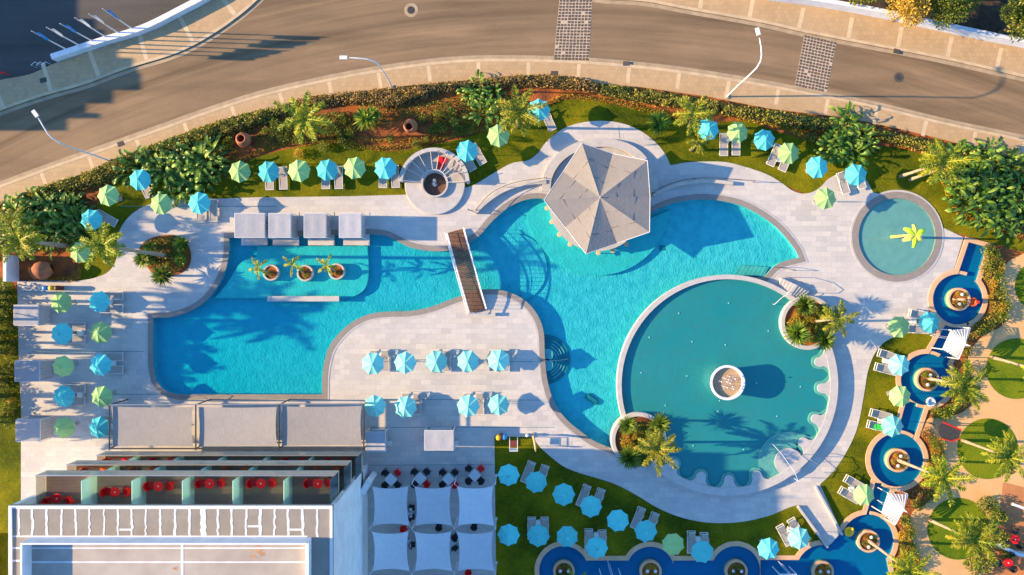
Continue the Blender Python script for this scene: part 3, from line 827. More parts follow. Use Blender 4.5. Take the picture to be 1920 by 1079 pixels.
# round entry platform with fanned steps, south-east
ep = thing('pool_steps', 'round pale platform with curved steps at the south-east edge of the round pool', 'steps', P(1474, 862, .36))
MB().prism(loc(circle(1474, 864, 26, 40), 1474, 862), 0, .275).build('platform', M['rim'], ep)
for k, r in enumerate((31, 37, 43, 49, 55)):
    MB().prism(loc(circle(1474, 864, r, 40, 60, 235), 1474, 862), 0.001, .17 - .03 * k).build('step', M['floor_step'], ep)
    MB().strip(loc(circle(1474, 864, r, 30, 100, 190), 1474, 862), .03, .17 - .03 * k, .178 - .03 * k).build('tread_edge', M['rim'], ep)
def rail(name, label, pts, r=.025, mat='metal'):
    o0 = Vector(pts[0]); ps = [Vector(p) - Vector((o0.x, o0.y, 0)) for p in pts]
    mb = MB(); mb.tube(ps, r)
    for p in (ps[0], ps[-1]): mb.tube([(p.x, p.y, .05), tuple(p)], r)
    return tag(mb.build(name, M[mat], loc=(o0.x, o0.y, 0)), label, 'handrail')
rail('handrail', 'white handrail crossing the round entry platform of the round pool', [P(1442, 830, 1.0), P(1455, 845, 1.3), P(1478, 879, 1.6), P(1486, 896, 1.3)], mat='white_metal')
rail('handrail', 'thin rail beside the pale rim east of the round entry platform', [P(1500, 850, 1.2), P(1510, 858, 1.5), P(1524, 866, 1.5)])
rail('handrail', 'bent metal rail on the grey paving beyond the south-east rim', [P(1546, 857, .9), P(1552, 868, .9), P(1560, 877, .9), P(1545, 886, .9)])
rail('handrail', 'white rail reaching into the round pool beside its northern planter', [P(1446, 571, .9), P(1455, 560, 1.2), P(1466, 552, 1.35), P(1470, 549, 1.3)], mat='white_metal')
rail('handrail', 'dark curved rail over the shadowed steps above the northern planter', [P(1473, 521, 1.0), P(1490, 530, 1.3), P(1508, 543, 1.3), P(1516, 550, 1.0)], mat='dark')
rail('handrail', 'thin rail along the top step at the pointed pool corner', [P(1450, 502, .9), P(1470, 505, .9), P(1486, 508, .9)], mat='dark')
rail('handrail', 'metal rail at the lower left corner of the left pool', [P(362, 741, .5), P(372, 738, .9), P(390, 742, .9), P(400, 752, .5)])
# short flight of pale steps into the round pool
fl = thing('stone_steps', 'curved flight of narrow pale steps down to the round pool', 'steps', P(1480, 540, 0.05))
for k in range(9):
    t = k / 9
    q = [(1462 + 52 * t, 522 + 26 * t), (1467.5 + 52 * t, 524.5 + 27 * t), (1455 + 36 * t + 5, 546 + 18 * t + 2.5), (1455 + 36 * t, 546 + 18 * t)]
    MB().prism(loc(wpoly(q), 1480, 540), 0, .07 * (9 - abs(4 - k))).build('step', M['rim'], fl)
# white lights set in the floor of the round pool
_fl = sorted([(1364, 569), (1271, 588), (1216, 633), (1296, 641), (1358, 647), (1201, 699), (1286, 705), (1246, 760), (1347, 751), (1344, 771), (1416, 718), (1498, 725), (1454, 780), (1392, 842), (1438, 621), (1298, 835)])
_ow = ['first', 'second', 'third', 'fourth', 'fifth', 'sixth', 'seventh', 'eighth', 'ninth', 'tenth', 'eleventh', 'twelfth', 'thirteenth', 'fourteenth', 'fifteenth', 'sixteenth']
for i, (x, y) in enumerate(_fl):
    tag(MB().cyl((0, 0, 0), .07, .03, 12).cyl((0, 0, .03), .05, .02, 12).build('floor_light', M['white_metal'], loc=P(x, y, .362)), 'round white floor light of the round pool, ' + _ow[i] + ' from the left', 'light', 'white floor lights of the round pool')

# ------------------------------------------------------------------ planters
def ring(name, label, cx, cy, ro, ri, z0, z1, zsoil, mat, soil, cat='planter', group=None, img=True, foot=1.0):
    if img:
        c = V(cx, cy, z1); k = (HC - z1) / HC
    else:
        c = P(cx, cy); k = 1.0
    ro, ri = ro / PX * k, ri / PX * k
    t = thing(name, label, cat, (c[0], c[1], 0), 0, group)
    b = .03
    MB().lathe([(ro * foot, z0), (ro * foot + (1 - foot) * ro * .35, z0 + (z1 - z0) * .45), (ro, z1 - b), (ro - b, z1), (ri + b, z1), (ri, z1 - b), (ri, zsoil - .05)], n=48).build('rim', mat, t, smooth=False)
    MB().cyl((0, 0, zsoil - .06), ri - .002, .06, 40).build('soil', soil, t)
    return t
PLA = []
ring('pool_planter', 'large round stone planter with rosette plants on the round pool\'s south-west edge', 1198, 826, 52, 44, 0, .95, .75, M['rim'], M['soil'])
ring('pool_planter', 'large round stone planter with golden palm on the round pool\'s north-east edge', 1515, 606, 51, 43, 0, .95, .75, M['rim'], M['soil'])
ring('pool_planter', 'tall white round bowl of sand in the middle of the round pool', 1364.5, 718.5, 33, 28, .36, 1.8, 1.5, M['white'], M['sand'], foot=.72)
for i, (x, y) in enumerate([(508, 512), (572, 513), (631, 510)]):
    ring('pool_planter', ['leftmost', 'middle', 'rightmost'][i] + ' of three small round planters standing in the left pool', x, y, 15.5, 12, -.22, .3, .2, M['stone'], M['soil'], group='three small planters in the left pool')
names = ['by the small paddling pool', 'below the upper slatted white shelter', 'left of the red-edged dark canopy', 'below the lower slatted white shelter', 'at the bottom edge right of the stone walkway',
         'at the bottom edge, third from the left', 'at the bottom edge, second from the left', 'at the bottom edge, leftmost']
for i, (x, y, r, r2) in enumerate(BLUE_C):
    t = ring('stream_planter', 'round tan planter in the blue stream ' + names[i], x, y, r2, r2 - 4.5, -.24, .32, .22, M['tan'], M['soil'], group='tan planters in the blue stream', img=False)
    for j, (dx_, dy_) in enumerate([(3, -9), (-2, 9)] if i < 4 else [(-7, -2), (8, -2)]):
        px_, py_ = P(x + dx_, y + dy_)[:2]
        l = MB().cyl((0, 0, .22), .05, .22, 8).lathe([(.05, .44), (.16, .47), (.15, .53), (.0, .57)], n=12).build('garden_light', M['white_metal'], loc=(px_, py_, 0))
        tag(l, ('upper' if j == 0 and i < 4 else 'lower' if i < 4 else 'left' if j == 0 else 'right') + ' white lamp in the planter ' + names[i], 'light', 'mushroom lights in the stream planters')
# small sculptures in the white bowl
k = 0
bx, by, _ = V(1364.5, 718.5, 1.8)
for k, (dx_, dy_) in enumerate(sorted([(-14, -3), (-7, -9), (-4, -3), (1, -12), (-1, -6), (-9, 6), (-3, 8), (2, 0), (6, -5), (7, 6), (11, -8), (9, 11)])):
    h = .55 + .3 * random.random()
    t = MB().tube([(0, 0, 1.5), (.02, 0, 1.5 + h * .6), (-.05, 0.02, 1.5 + h)], [.022, .018, .012], 6).lathe([(.0, 1.5 + h - .05), (.065, 1.5 + h), (.05, 1.5 + h + .05), (.0, 1.5 + h + .08)], n=8)
    t = t.tube([(-.05, 0, 1.5 + h * .55), (-.28, .08 * random.choice((-1, 1)), 1.5 + h * .75)], [.02, .006], 5)
    tag(t.build('reed_sculpture', M['white_metal'], loc=(bx + dx_ / PX, by - dy_ / PX, 0)), 'white-tipped metal reed in the tall white bowl, ' + _ow[k] + ' from the left', 'sculpture', 'metal reeds in the white bowl')

# oval planting bed in the deck on the left, low stone ring
bed = circle(308, 475, 42, 40)
bed = curve([(262, 468), (275, 452), (300, 443), (330, 442), (350, 455), (359, 478), (354, 502), (335, 515), (305, 520), (282, 508), (270, 490)])
region('planting_bed', [bed], [], 0.085, M['soil'], z_bot=0.0)
# soil bed at the left edge with its low clipped border is open ground

# ------------------------------------------------------------------ low curved walls behind the bar
def wallthing(name, label, line, wd, z0, z1, mat, cat='wall'):
    c = Vector(line[len(line) // 2]); L = [(p[0] - c.x, p[1] - c.y) for p in line]
    return tag(MB().strip(L, wd, z0, z1).build(name, mat, loc=(c.x, c.y, 0)), label, cat)
wallthing('curved_wall', 'low curved stone wall left of the pool bar canopy', curve([(892, 400), (903, 388), (920, 374), (940, 361), (965, 351), (995, 345), (1024, 343)], closed=False), .35, .05, .5, M['stone'])
wallthing('curved_wall', 'low curved stone wall right of the pool bar canopy', curve([(1224, 368), (1245, 357), (1270, 348), (1300, 343), (1335, 342), (1372, 346)], closed=False), .3, .05, .45, M['stone'])
wallthing('curved_wall', 'curved stone wall half hidden behind the pool bar canopy', curve([(1023, 360), (1028, 330), (1045, 302), (1070, 283), (1105, 271), (1145, 271), (1180, 282), (1205, 303), (1222, 335), (1227, 362)], closed=False), .8, .05, .4, M['rim'])
region('bar_apron', [circle(1125, 372, 96, 60)], [POOL], .09, M['rim'], z_bot=0.05)
rr = curve([(893, 396), (918, 369), (945, 353), (975, 344), (1024, 337)], closed=False)
tag(MB().tube([(*p, 1.0) for p in rr], .025).tube([(*rr[0], .1), (*rr[0], 1.0)], .025).tube([(*rr[10], .1), (*rr[10], 1.0)], .025).tube([(*rr[-1], .1), (*rr[-1], 1.0)], .025).build('handrail', M['dark']), 'dark curved handrail following the wall left of the bar canopy', 'handrail')
rr = curve([(1226, 360), (1260, 346), (1300, 338), (1340, 338), (1410, 343)], closed=False)
tag(MB().tube([(*p, 1.0) for p in rr], .025).tube([(*rr[0], .1), (*rr[0], 1.0)], .025).tube([(*rr[10], .1), (*rr[10], 1.0)], .025).tube([(*rr[-1], .1), (*rr[-1], 1.0)], .025).build('handrail', M['dark']), 'dark curved handrail following the wall right of the bar canopy', 'handrail')
# low curved wall beside the round pool, south-east walkway curbs
wallthing('low_wall', 'thin low wall along the right side of the stone walkway', wpoly([(1527, 912), (1577, 1002)]), .2, .05, .35, M['rim'])
wallthing('low_wall', 'thin low wall along the left side of the stone walkway', wpoly([(1494, 949), (1549, 1025)]), .2, .05, .35, M['rim'])

# ------------------------------------------------------------------ garden walls by the road
gw = shift(wall_line, .2)
gw = [p for p in gw if -20 < p[0] < 70]
wallthing('garden_wall', 'long white garden wall along the upper right pavement', gw, .38, 0, 1.25, M['white'])
cw = [p for p in curve([(107, 113), (200, 82), (275, 59), (350, 22), (400, -6), (440, -45), (470, -145)], closed=False)]
wallthing('garden_wall', 'curved white wall between the car park and the pavement', cw, .5, 0, 0.9, M['white'])
wallthing('gate_wall', 'short white wall panel at the left end of the deck', wpoly([(33, 480), (33, 529)]), .3, 0, 1.7, M['white'])

# ------------------------------------------------------------------ pots
def pot(label, cx, cy, r, tilt=0, rz=0):
    t = thing('clay_pot', label, 'pot', P(cx, cy, 0), rz)
    pr = [(r * .45, 0), (r * .8, r * .35), (r, r * .9), (r * .95, r * 1.4), (r * .62, r * 1.85), (r * .6, r * 1.95), (r * .70, r * 2.02), (r * .5, r * 2.04), (r * .46, r * 1.8), (r * .8, r * 1.2), (r * .6, r * .4), (0, r * .35)]
    mb = MB().lathe(pr, n=28)
    m = Matrix.Translation((0, 0, r * .25 * (1 if tilt else 0))) @ Matrix.Rotation(tilt, 4, 'Y')
    if tilt: m = Matrix.Translation((0, 0, r * .95)) @ Matrix.Rotation(tilt, 4, 'Y') @ Matrix.Translation((0, 0, -r * .9))
    mb.v = [tuple(m @ Vector(v)) for v in mb.v]
    mb.build('body', M['pot'], t, smooth=True)
    return t
pot('round terracotta pot on dark soil at the left end of the flower bed', 462, 266, .68)
pot('terracotta pot on orange soil between the two tall palms', 772, 240, .66, R(18), R(250))
pot('large terracotta jar lying in the soil square beside the left lawn', 92, 508, .85, R(75), R(200))

# dark expansion joints across the deck
mb = MB()
for x0, y0, x1, y1 in ((226, 388, 520, 388), (770, 675, 800, 675), (955, 679, 1018, 679), (690, 749, 1030, 751), (695, 802, 1040, 802), (690, 873, 927, 872), (45, 548, 165, 548), (60, 660, 270, 660), (200, 740, 330, 740), (1570, 380, 1610, 380), (1160, 236, 1162, 262)):
    mb.strip([P(x0, y0)[:2], P(x1, y1)[:2]], .05, .055, .0585)
o = mb.build('deck_joint', M['step_dark']); o['kind'] = 'structure'

# ================================================================== HOTEL BUILDING
hb = thing('hotel_building', 'white hotel block with glass balconies and a flat grey roof', 'building', P(440, 1080, 0))
HX, HY, _ = P(440, 1080)
def L(x, y, z=0): return (( x - 440) / PX, (1080 - y) / PX, z)
def bxp(mb, x0, y0, x1, y1, z0, z1):
    a = L(x0, y0); b = L(x1, y1)
    return mb.box(((a[0] + b[0]) / 2, (a[1] + b[1]) / 2, (z0 + z1) / 2), (abs(b[0] - a[0]), abs(b[1] - a[1]), z1 - z0))
X0, X1 = 203, 690
bxp(MB(), X0 + 8, 897, X1 - 8, 1400, 0.0, 12.7).build('wall', M['white'], hb)
mb = MB(); bxp(mb, X1 - 8, 872, X1, 1400, 0.05, 12.7); mb.build('side_wall', M['white'], hb)
mb = MB(); bxp(mb, X0, 868, X0 + 8, 1400, 0.05, 12.7); mb.build('side_wall', M['white'], hb)
mb = MB(); bxp(mb, X0, 868, X1, 1400, 12.7, 13.0); rf = mb.build('roof', M['roof'], hb)
# white upstand along the roof edge, seams of sealing paint, inner block
mb = MB(); bxp(mb, X0, 868, X1, 870.5, 13.0, 13.1); bxp(mb, X0, 870.5, X0 + 5, 1400, 13.0, 13.1); bxp(mb, X1 - 4, 870.5, X1, 1400, 13.0, 13.1); mb.build('upstand', M['white'], rf)
mb = MB()
x = X0 + 14
i = 0
while x < X1 - 12:
    wd = random.choice([2.6, 3, 3.4, 4.2, 3]) if i not in (13, 22) else 8
    n = 9; pl = []; pr_ = []
    for k in range(n + 1):
        yy = 870.5 + (915.5 - 870.5) * k / n
        j = random.uniform(-.9, .9)
        pl.append(L(x - wd / 2 + j, yy)[:2]); pr_.append(L(x + wd / 2 + j + random.uniform(-.5, 1.1), yy)[:2])
    for k in range(n):
        mb.add([(*pl[k], 13.012), (*pl[k + 1], 13.012), (*pr_[k + 1], 13.012), (*pr_[k], 13.012)], [(0, 1, 2, 3)])
    if i in (7, 16, 19):
        bxp(mb, x + 2, 903 if i != 16 else 898, x + 20, 906 if i != 16 else 901, 13.0, 13.014)
    x += 21.3 + random.uniform(-1, 1); i += 1
bxp(mb, X0 + 5, 870.5, X1 - 4, 873.5, 13.0, 13.010); bxp(mb, X0 + 5, 913.5, X1 - 38, 915.8, 13.0, 13.010)
for yy in (931, 950, 975, 1000, 1030): bxp(mb, X0 + 5, yy, X0 + 24, yy + 2.6, 13.0, 13.013)
mb.build('roof_seams', M['white'], rf)
IX0, IX1 = 236, 658
mb = MB(); bxp(mb, IX0, 916, IX1, 1400, 13.0, 13.1)
bxp(mb, IX0, 916, IX1, 918.5, 13.1, 14.2); bxp(mb, IX0, 918.5, IX0 + 3, 1400, 13.1, 14.2); bxp(mb, IX1 - 5, 918.5, IX1, 1400, 13.1, 13.7)
mb.build('parapet', M['white'], rf)
mb = MB(); bxp(mb, IX0 + 3, 918.5, IX1 - 5, 1400, 13.1, 13.16); mb.build('upper_roof', M['roof2'], rf)
mb = MB()
for yy in (930, 951, 975, 999, 1022): bxp(mb, IX0 + 3.2, yy, IX1 - 5.2, yy + 2.3, 13.16, 13.172)
bxp(mb, 463, 919, 467, 1400, 13.16, 13.174)
mb.build('upper_roof_seams', M['white'], rf)
stain = simple('rust_stain', (0.40, 0.19, 0.08), (0.46, 0.33, 0.24), 1.2, 0.9, obj=False)
mb = MB()
for cx_, cy_, rr_ in ((578, 934, 6), (586, 940, 3), (572, 944, 3.5), (566, 936, 2.5), (455, 962, 3)):
    pts = []
    for k in range(14):
        q = rr_ * random.uniform(.6, 1.25); pts.append((*L(cx_ + q * 1.6 * math.cos(k * .449), cy_ + q * math.sin(k * .449))[:2], 13.166))
    mb.add(pts, [tuple(range(13, -1, -1))])
mb.build('stain', stain, rf)
# balconies
FL = [9.45, 6.15, 2.85]
BF = 835
divs = [294, 372, 450, 528, 607]
for li, z in enumerate(FL):
    xl, xr = (210, 681) if li == 0 else ((217, 686) if li == 1 else (228, 690))
    mb = MB(); bxp(mb, xl, BF, xr, 897, z - .25, z); sb = mb.build('balcony_slab', M['concrete'], hb)
    mb = MB(); bxp(mb, xl + 3, BF + 3.5, xr - 1, 897, z, z + .03); mb.build('balcony_floor', M['balc_floor'], sb)
    mb = MB(); bxp(mb, xl, BF, xr, BF + 1.2, z + .03, z + 1.15); mb.build('front_railing', M['glass'], hb)
    mb = MB(); bxp(mb, xl, BF - .4, xr, BF + 1.6, z + 1.15, z + 1.2); mb.build('handrail', M['metal'], hb)
    mb = MB(); bxp(mb, xl, BF + 1.2, xl + 1, 893, z + .03, z + 1.15); mb.build('side_railing', M['glass'], hb)
    mb = MB(); bxp(mb, xr - 1, BF + 1.2, xr, 872, z + .03, z + 2.4); mb.build('side_screen', M['glass_dark'], hb)
    for d in divs:
        mb = MB(); bxp(mb, d - .6, BF + 4, d + .6, 893, z + .03, z + 2.1); mb.build('balcony_divider', M['frost'], hb)
        if li == 0:
            mb = MB(); bxp(mb, d - .8, 893, d + .8, 896.5, z + .03, z + 2.3); mb.build('divider_post', M['white'], hb)
    ed = [xl] + divs + [xr]
    for a, b in zip(ed[:-1], ed[1:]):
        mb = MB(); bxp(mb, a + 8, 896, b - 14, 897.2, z + .05, z + 2.4); mb.build('window', M['glass_dark'], hb)
# low ground storey terrace roof edges
mb = MB(); bxp(mb, 225, 846, 690, 897, 2.3, 2.6); mb.build('canopy_slab', M['concrete'], hb)
# slanting white fin at the corner
mb = MB(); a = L(692, 893); mb.box((a[0] + .3, a[1] - .2, 1.6), (.5, 1.3, 3.2), rz=R(-28)); mb.build('corner_fin', M['white'], hb)
# unseen taller block at the back, height set by the hotel's long shadow
tb = MB(); bxp(tb, 560, 1010 + 30, 688, 1400, 13.1, 15.2); tb.build('unseen_tall_block', M['white'], hb)

# unseen building beyond the left edge, stepped to throw the car park's shade
nb = thing('unseen_building', 'white hotel wing beyond the left edge of the car park', 'building', P(-620, 60))
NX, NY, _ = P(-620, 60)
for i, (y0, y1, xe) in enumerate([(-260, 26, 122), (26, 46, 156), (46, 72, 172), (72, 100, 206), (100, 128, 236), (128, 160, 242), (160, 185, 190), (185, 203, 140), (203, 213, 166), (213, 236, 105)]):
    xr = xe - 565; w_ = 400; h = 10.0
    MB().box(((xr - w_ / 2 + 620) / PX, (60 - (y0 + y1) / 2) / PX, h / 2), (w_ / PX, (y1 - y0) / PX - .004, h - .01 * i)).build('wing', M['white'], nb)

# ================================================================== shade sails on the terrace
def sail(name, label, quad, z, mat, sag=.35, group=None, curve_in=.06, dz=(0, 0, 0, 0)):
    """tensioned cloth; quad in photo pixels at height z: TL, TR, BR, BL"""
    q = [Vector(V(*p, z + dz[i])) for i, p in enumerate(quad)]
    c = (q[0] + q[1] + q[2] + q[3]) / 4
    t = thing(name, label, 'shade sail', (c.x, c.y, 0), 0, group)
    n = 14; vs = []; fs = []
    for i in range(n + 1):
        for j in range(n + 1):
            u = j / n; v = i / n
            p = (q[0] * (1 - u) + q[1] * u) * (1 - v) + (q[3] * (1 - u) + q[2] * u) * v
            # edges pull in towards the middle
            ex = curve_in * (4 * v * (1 - v)) * (1 - 2 * u); ey = curve_in * (4 * u * (1 - u)) * (1 - 2 * v)
            p = p + (q[1] - q[0]) * ex + (q[3] - q[0]) * ey
            p.z -= sag * 16 * u * (1 - u) * v * (1 - v) * .5
            vs.append((p.x - c.x, p.y - c.y, p.z))
    for i in range(n):
        for j in range(n):
            a = i * (n + 1) + j
            fs.append((a, a + n + 1, a + n + 2, a + 1))
    MB().add(vs, fs).build('canvas', mat, t, smooth=True)
    return t, [Vector((p.x - c.x, p.y - c.y, p.z)) for p in q]
sq = [[(208, 763), (362, 764), (362, 838), (210, 838)], [(371, 764), (519, 764), (520, 837), (372, 838)], [(527, 763), (678, 762), (679, 836), (528, 837)]]
for i, q in enumerate(sq):
    sail('shade_sail', ['leftmost', 'middle', 'rightmost'][i] + ' of three large grey sails in front of the hotel balconies', q, 3.0, M['sail'], .14, 'three large sails before the hotel', .018)
pg = thing('pergola', 'dark steel frame carrying the three large sails before the hotel', 'pergola', V(445, 800, 0))
gx, gy, _ = V(445, 800, 0)
def rel(x, y, z): a = V(x, y, z); return (a[0] - gx, a[1] - gy, a[2])
for x in (205, 367, 523, 682):
    MB().tube([rel(x, 758, 3.15), rel(x, 845, 3.15)], .07, 6).build('beam', M['dark'], pg)
    for y in (760, 842):
        a = rel(x, y, 3.1); MB().tube([(a[0], a[1], .05), a], .06, 6).build('post', M['dark'], pg)
MB().tube([rel(205, 760, 3.2), rel(682, 758, 3.2)], .05, 6).build('beam', M['metal'], pg)
MB().tube([rel(205, 842, 3.2), rel(682, 842, 3.2)], .07, 6).build('beam', M['dark'], pg)
# nine small sails
xs = [(700, 765), (779, 845), (859, 924)]
ys = [(913, 987), (998, 1072), (1083, 1157)]
rown = ['upper', 'middle', 'lowest']; coln = ['left', 'centre', 'right']
posts = {}
for r_, (y0, y1) in enumerate(ys[:3]):
    for c_, (x0, x1) in enumerate(xs):
        t, q = sail('shade_sail', f'small pale sail in the {rown[r_]} row, {coln[c_]} column, beside the white hotel wall', [(x0 - 2, y0), (x1 + 1, y0 - 1), (x1 + 3, y1), (x0 - 1, y1)], 2.7,
                    M['sail2'], .25, 'small square sails over the restaurant terrace', .06, (.15, -.1, .15, -.1))
        for k in range(4):
            o = q[k]; d = Vector((o.x, o.y, 0)).normalized() * .22
            MB().tube([(o.x, o.y, o.z), (o.x + d.x, o.y + d.y, o.z + .05)], .02, 5).build('tie', M['white_metal'], t)
for r_, y in enumerate((908, 992, 1078)):
    for c_, x in enumerate((697, 772, 852, 929)):
        a = V(x, y, 2.8)
        if x == 697: a = V(693, y, 2.8)
        mb = MB().cyl((0, 0, .05), .05, 2.85, 8).cyl((0, 0, .05), .14, .03, 12)
        tag(mb.build('sail_post', M['white_metal'], loc=(a[0], a[1], 0)), f'white post of the small sails, {["top", "middle", "bottom"][r_]} row, {["first", "second", "third", "fourth"][c_]} from the left', 'post', 'posts of the small sails')

# ================================================================== dining sets
def chair_proto(mat):
    t = thing('terrace_chair', 'x', 'chair')
    MB().box((0, 0, .45), (.46, .44, .05)).build('seat', mat, t)
    mb = MB()
    for k in range(9):
        a = R(-80 + 160 * k / 8)
        mb.box((-.23 * math.cos(a), .25 * math.sin(a), .64), (.05, .09, .34), rz=-a)
    mb.build('backrest', mat, t)
    for sx in (-.18, .18):
        for sy in (-.18, .18):
            MB().tube([(sx, sy, .43), (sx * 1.2, sy * 1.2, 0)], .018, 6).build('leg', mat, t)
    return t
def table_proto(mat, size=.78):
    t = thing('terrace_table', 'x', 'table')
    MB().box((0, 0, .735), (size, size, .03)).build('tabletop', mat, t)
    MB().cyl((0, 0, .03), .035, .7, 8).build('pedestal', M['dark'], t)
    MB().box((0, 0, .02), (.42, .42, .03)).build('foot', M['dark'], t)
    return t
def round_table_proto(mat):
    t = thing('balcony_table', 'x', 'table')
    MB().cyl((0, 0, .70), .34, .03, 24).cyl((0, 0, .73), .05, .008, 12).build('tabletop', mat, t)
    MB().cyl((0, 0, .73), .045, .02, 10).build('umbrella_hole_cap', M['white_metal'], t)
    for k in range(3):
        MB().tube([(.05 * math.cos(k * 2.1), .05 * math.sin(k * 2.1), .7), (.3 * math.cos(k * 2.1), .3 * math.sin(k * 2.1), 0)], .02, 6).build('leg', mat, t)
    return t
ch_b = chair_proto(M['black']); ch_r = chair_proto(M['red']); tb_w = table_proto(M['sail2']); tb_r = round_table_proto(M['red']); ch_o = chair_proto(M['orange'])
_used = set()
def place(proto, loc, rz, label, group=None, name=None):
    if proto.name not in _used:
        _used.add(proto.name); proto.location = loc; proto.rotation_euler = (0, 0, rz); proto['label'] = label
        if group: proto['group'] = group
        return proto
    return dup(proto, loc, rz, label, group)
sets = [(733, 900, [0, 1, 0, 0]), (788, 898, [0, 0, 1, 0]), (841, 899, [0, 0, 1, 0]), (890, 892, [0, 1, 0, 0])]
onm = ['first', 'second', 'third', 'fourth']
for i, (x, y, reds) in enumerate(sets):
    c = V(x, y, .74)
    place(tb_w, (c[0], c[1], .055), R(47), f'pale square table turned diagonally, {onm[i]} from the left above the small sails', 'diagonal tables above the small sails').scale = (1.12, 1.12, 1)
    for k, a in enumerate((135, 45, -45, -135)):
        nm = ['upper left', 'upper right', 'lower right', 'lower left'][k]
        pr = ch_r if reds[k] else ch_b
        d = .80
        place(pr, (c[0] + d * math.cos(R(a)), c[1] + d * math.sin(R(a)), .055), R(a + 180), f'{"red" if reds[k] else "black"} chair at the {nm} side of the {onm[i]} diagonal table', 'chairs round the diagonal tables').scale = (1.25, 1.25, 1)
# seats and tables half hidden among the small sails
extra = [(772, 953, 0, ch_b, 'black chair in the gap between the upper left and upper centre small sails'),
         (772, 970, 0, ch_b, 'lower black chair between the upper left and upper centre small sails'),
         (757, 992, 20, ch_r, 'red chair in the gap below the upper left small sail'), (823, 989, 80, ch_b, 'black chair in the gap below the upper centre small sail'),
         (889, 988, 80, ch_b, 'black chair in the gap below the upper right small sail'), (773, 1022, 0, ch_b, 'black chair between the middle left and middle centre small sails'),
         (853, 1008, 40, ch_b, 'upper black chair by the diagonal table between the middle small sails'), (853, 1028, -40, ch_b, 'lower black chair by the diagonal table between the middle small sails'),
         (878, 1073, 90, ch_r, 'red chair in the gap below the middle right small sail')]
for x, y, a, pr, lb in extra:
    c = V(x, y, .5); place(pr, (c[0], c[1], .055), R(a), lb, 'chairs under the small sails').scale = (1.2, 1.2, 1)
for x, y, a, lb in [(843, 1020, 47, 'pale diagonal table peeping out between the middle small sails'), (762, 1020, 0, 'pale table edge right of the middle left small sail'), (764, 962, 0, 'pale table edge right of the upper left small sail')]:
    c = V(x, y, .74); place(tb_w, (c[0], c[1], .055), R(a), lb, 'tables under the small sails')
# balcony sets
bays = [210, 294, 372, 450, 528, 607, 681]
bn = ['first', 'second', 'third', 'fourth', 'fifth', 'sixth']
topset = [(108, 935, 1, 20), (217, 923, 0, 0), (298, 912, 0, 0), (394, 907, 0, 0), (490, 907, 0, 0), (597, 907, 0, 0)]
for i, (x, y, messy, a) in enumerate(topset):
    c = V(x, y, 10.1); z = 9.48
    place(tb_r, (c[0], c[1], z), 0, f'red round table on the top balcony, {bn[i]} bay from the left', 'red tables on the top balconies').scale = (1.15, 1.15, 1)
    sp = .80
    for s_ in (-1, 1):
        dy = -.22 if messy else .0
        place(ch_r, (c[0] + s_ * sp, c[1] + dy * 1.2, z), (0 if s_ < 0 else PI) + (R(28) * s_ if messy else R(random.uniform(-12, 12))), f'red chair {"left" if s_ < 0 else "right"} of the table on the top balcony, {bn[i]} bay from the left', 'red chairs on the top balconies').scale = (1.35, 1.35, 1.1)
for li, z, pr, bset in ((1, 6.18, ch_o, (0, 1, 3, 5)), (2, 2.88, ch_r, (0, 1, 4, 5))):
    for i in bset:
        x = (bays[i] + bays[i + 1]) / 2 + 4
        c = P(x, 850)
        for s_ in (-1, 1):
            place(pr, (c[0] + s_ * .8, c[1], z), (0 if s_ < 0 else PI), f'{"orange" if li == 1 else "red"} chair on the {"middle" if li == 1 else "lowest"} balcony, {"left" if s_ < 0 else "right"} seat of the {bn[i]} bay from the left', 'chairs on the lower balconies').scale = (1.35, 1.35, 1.1)

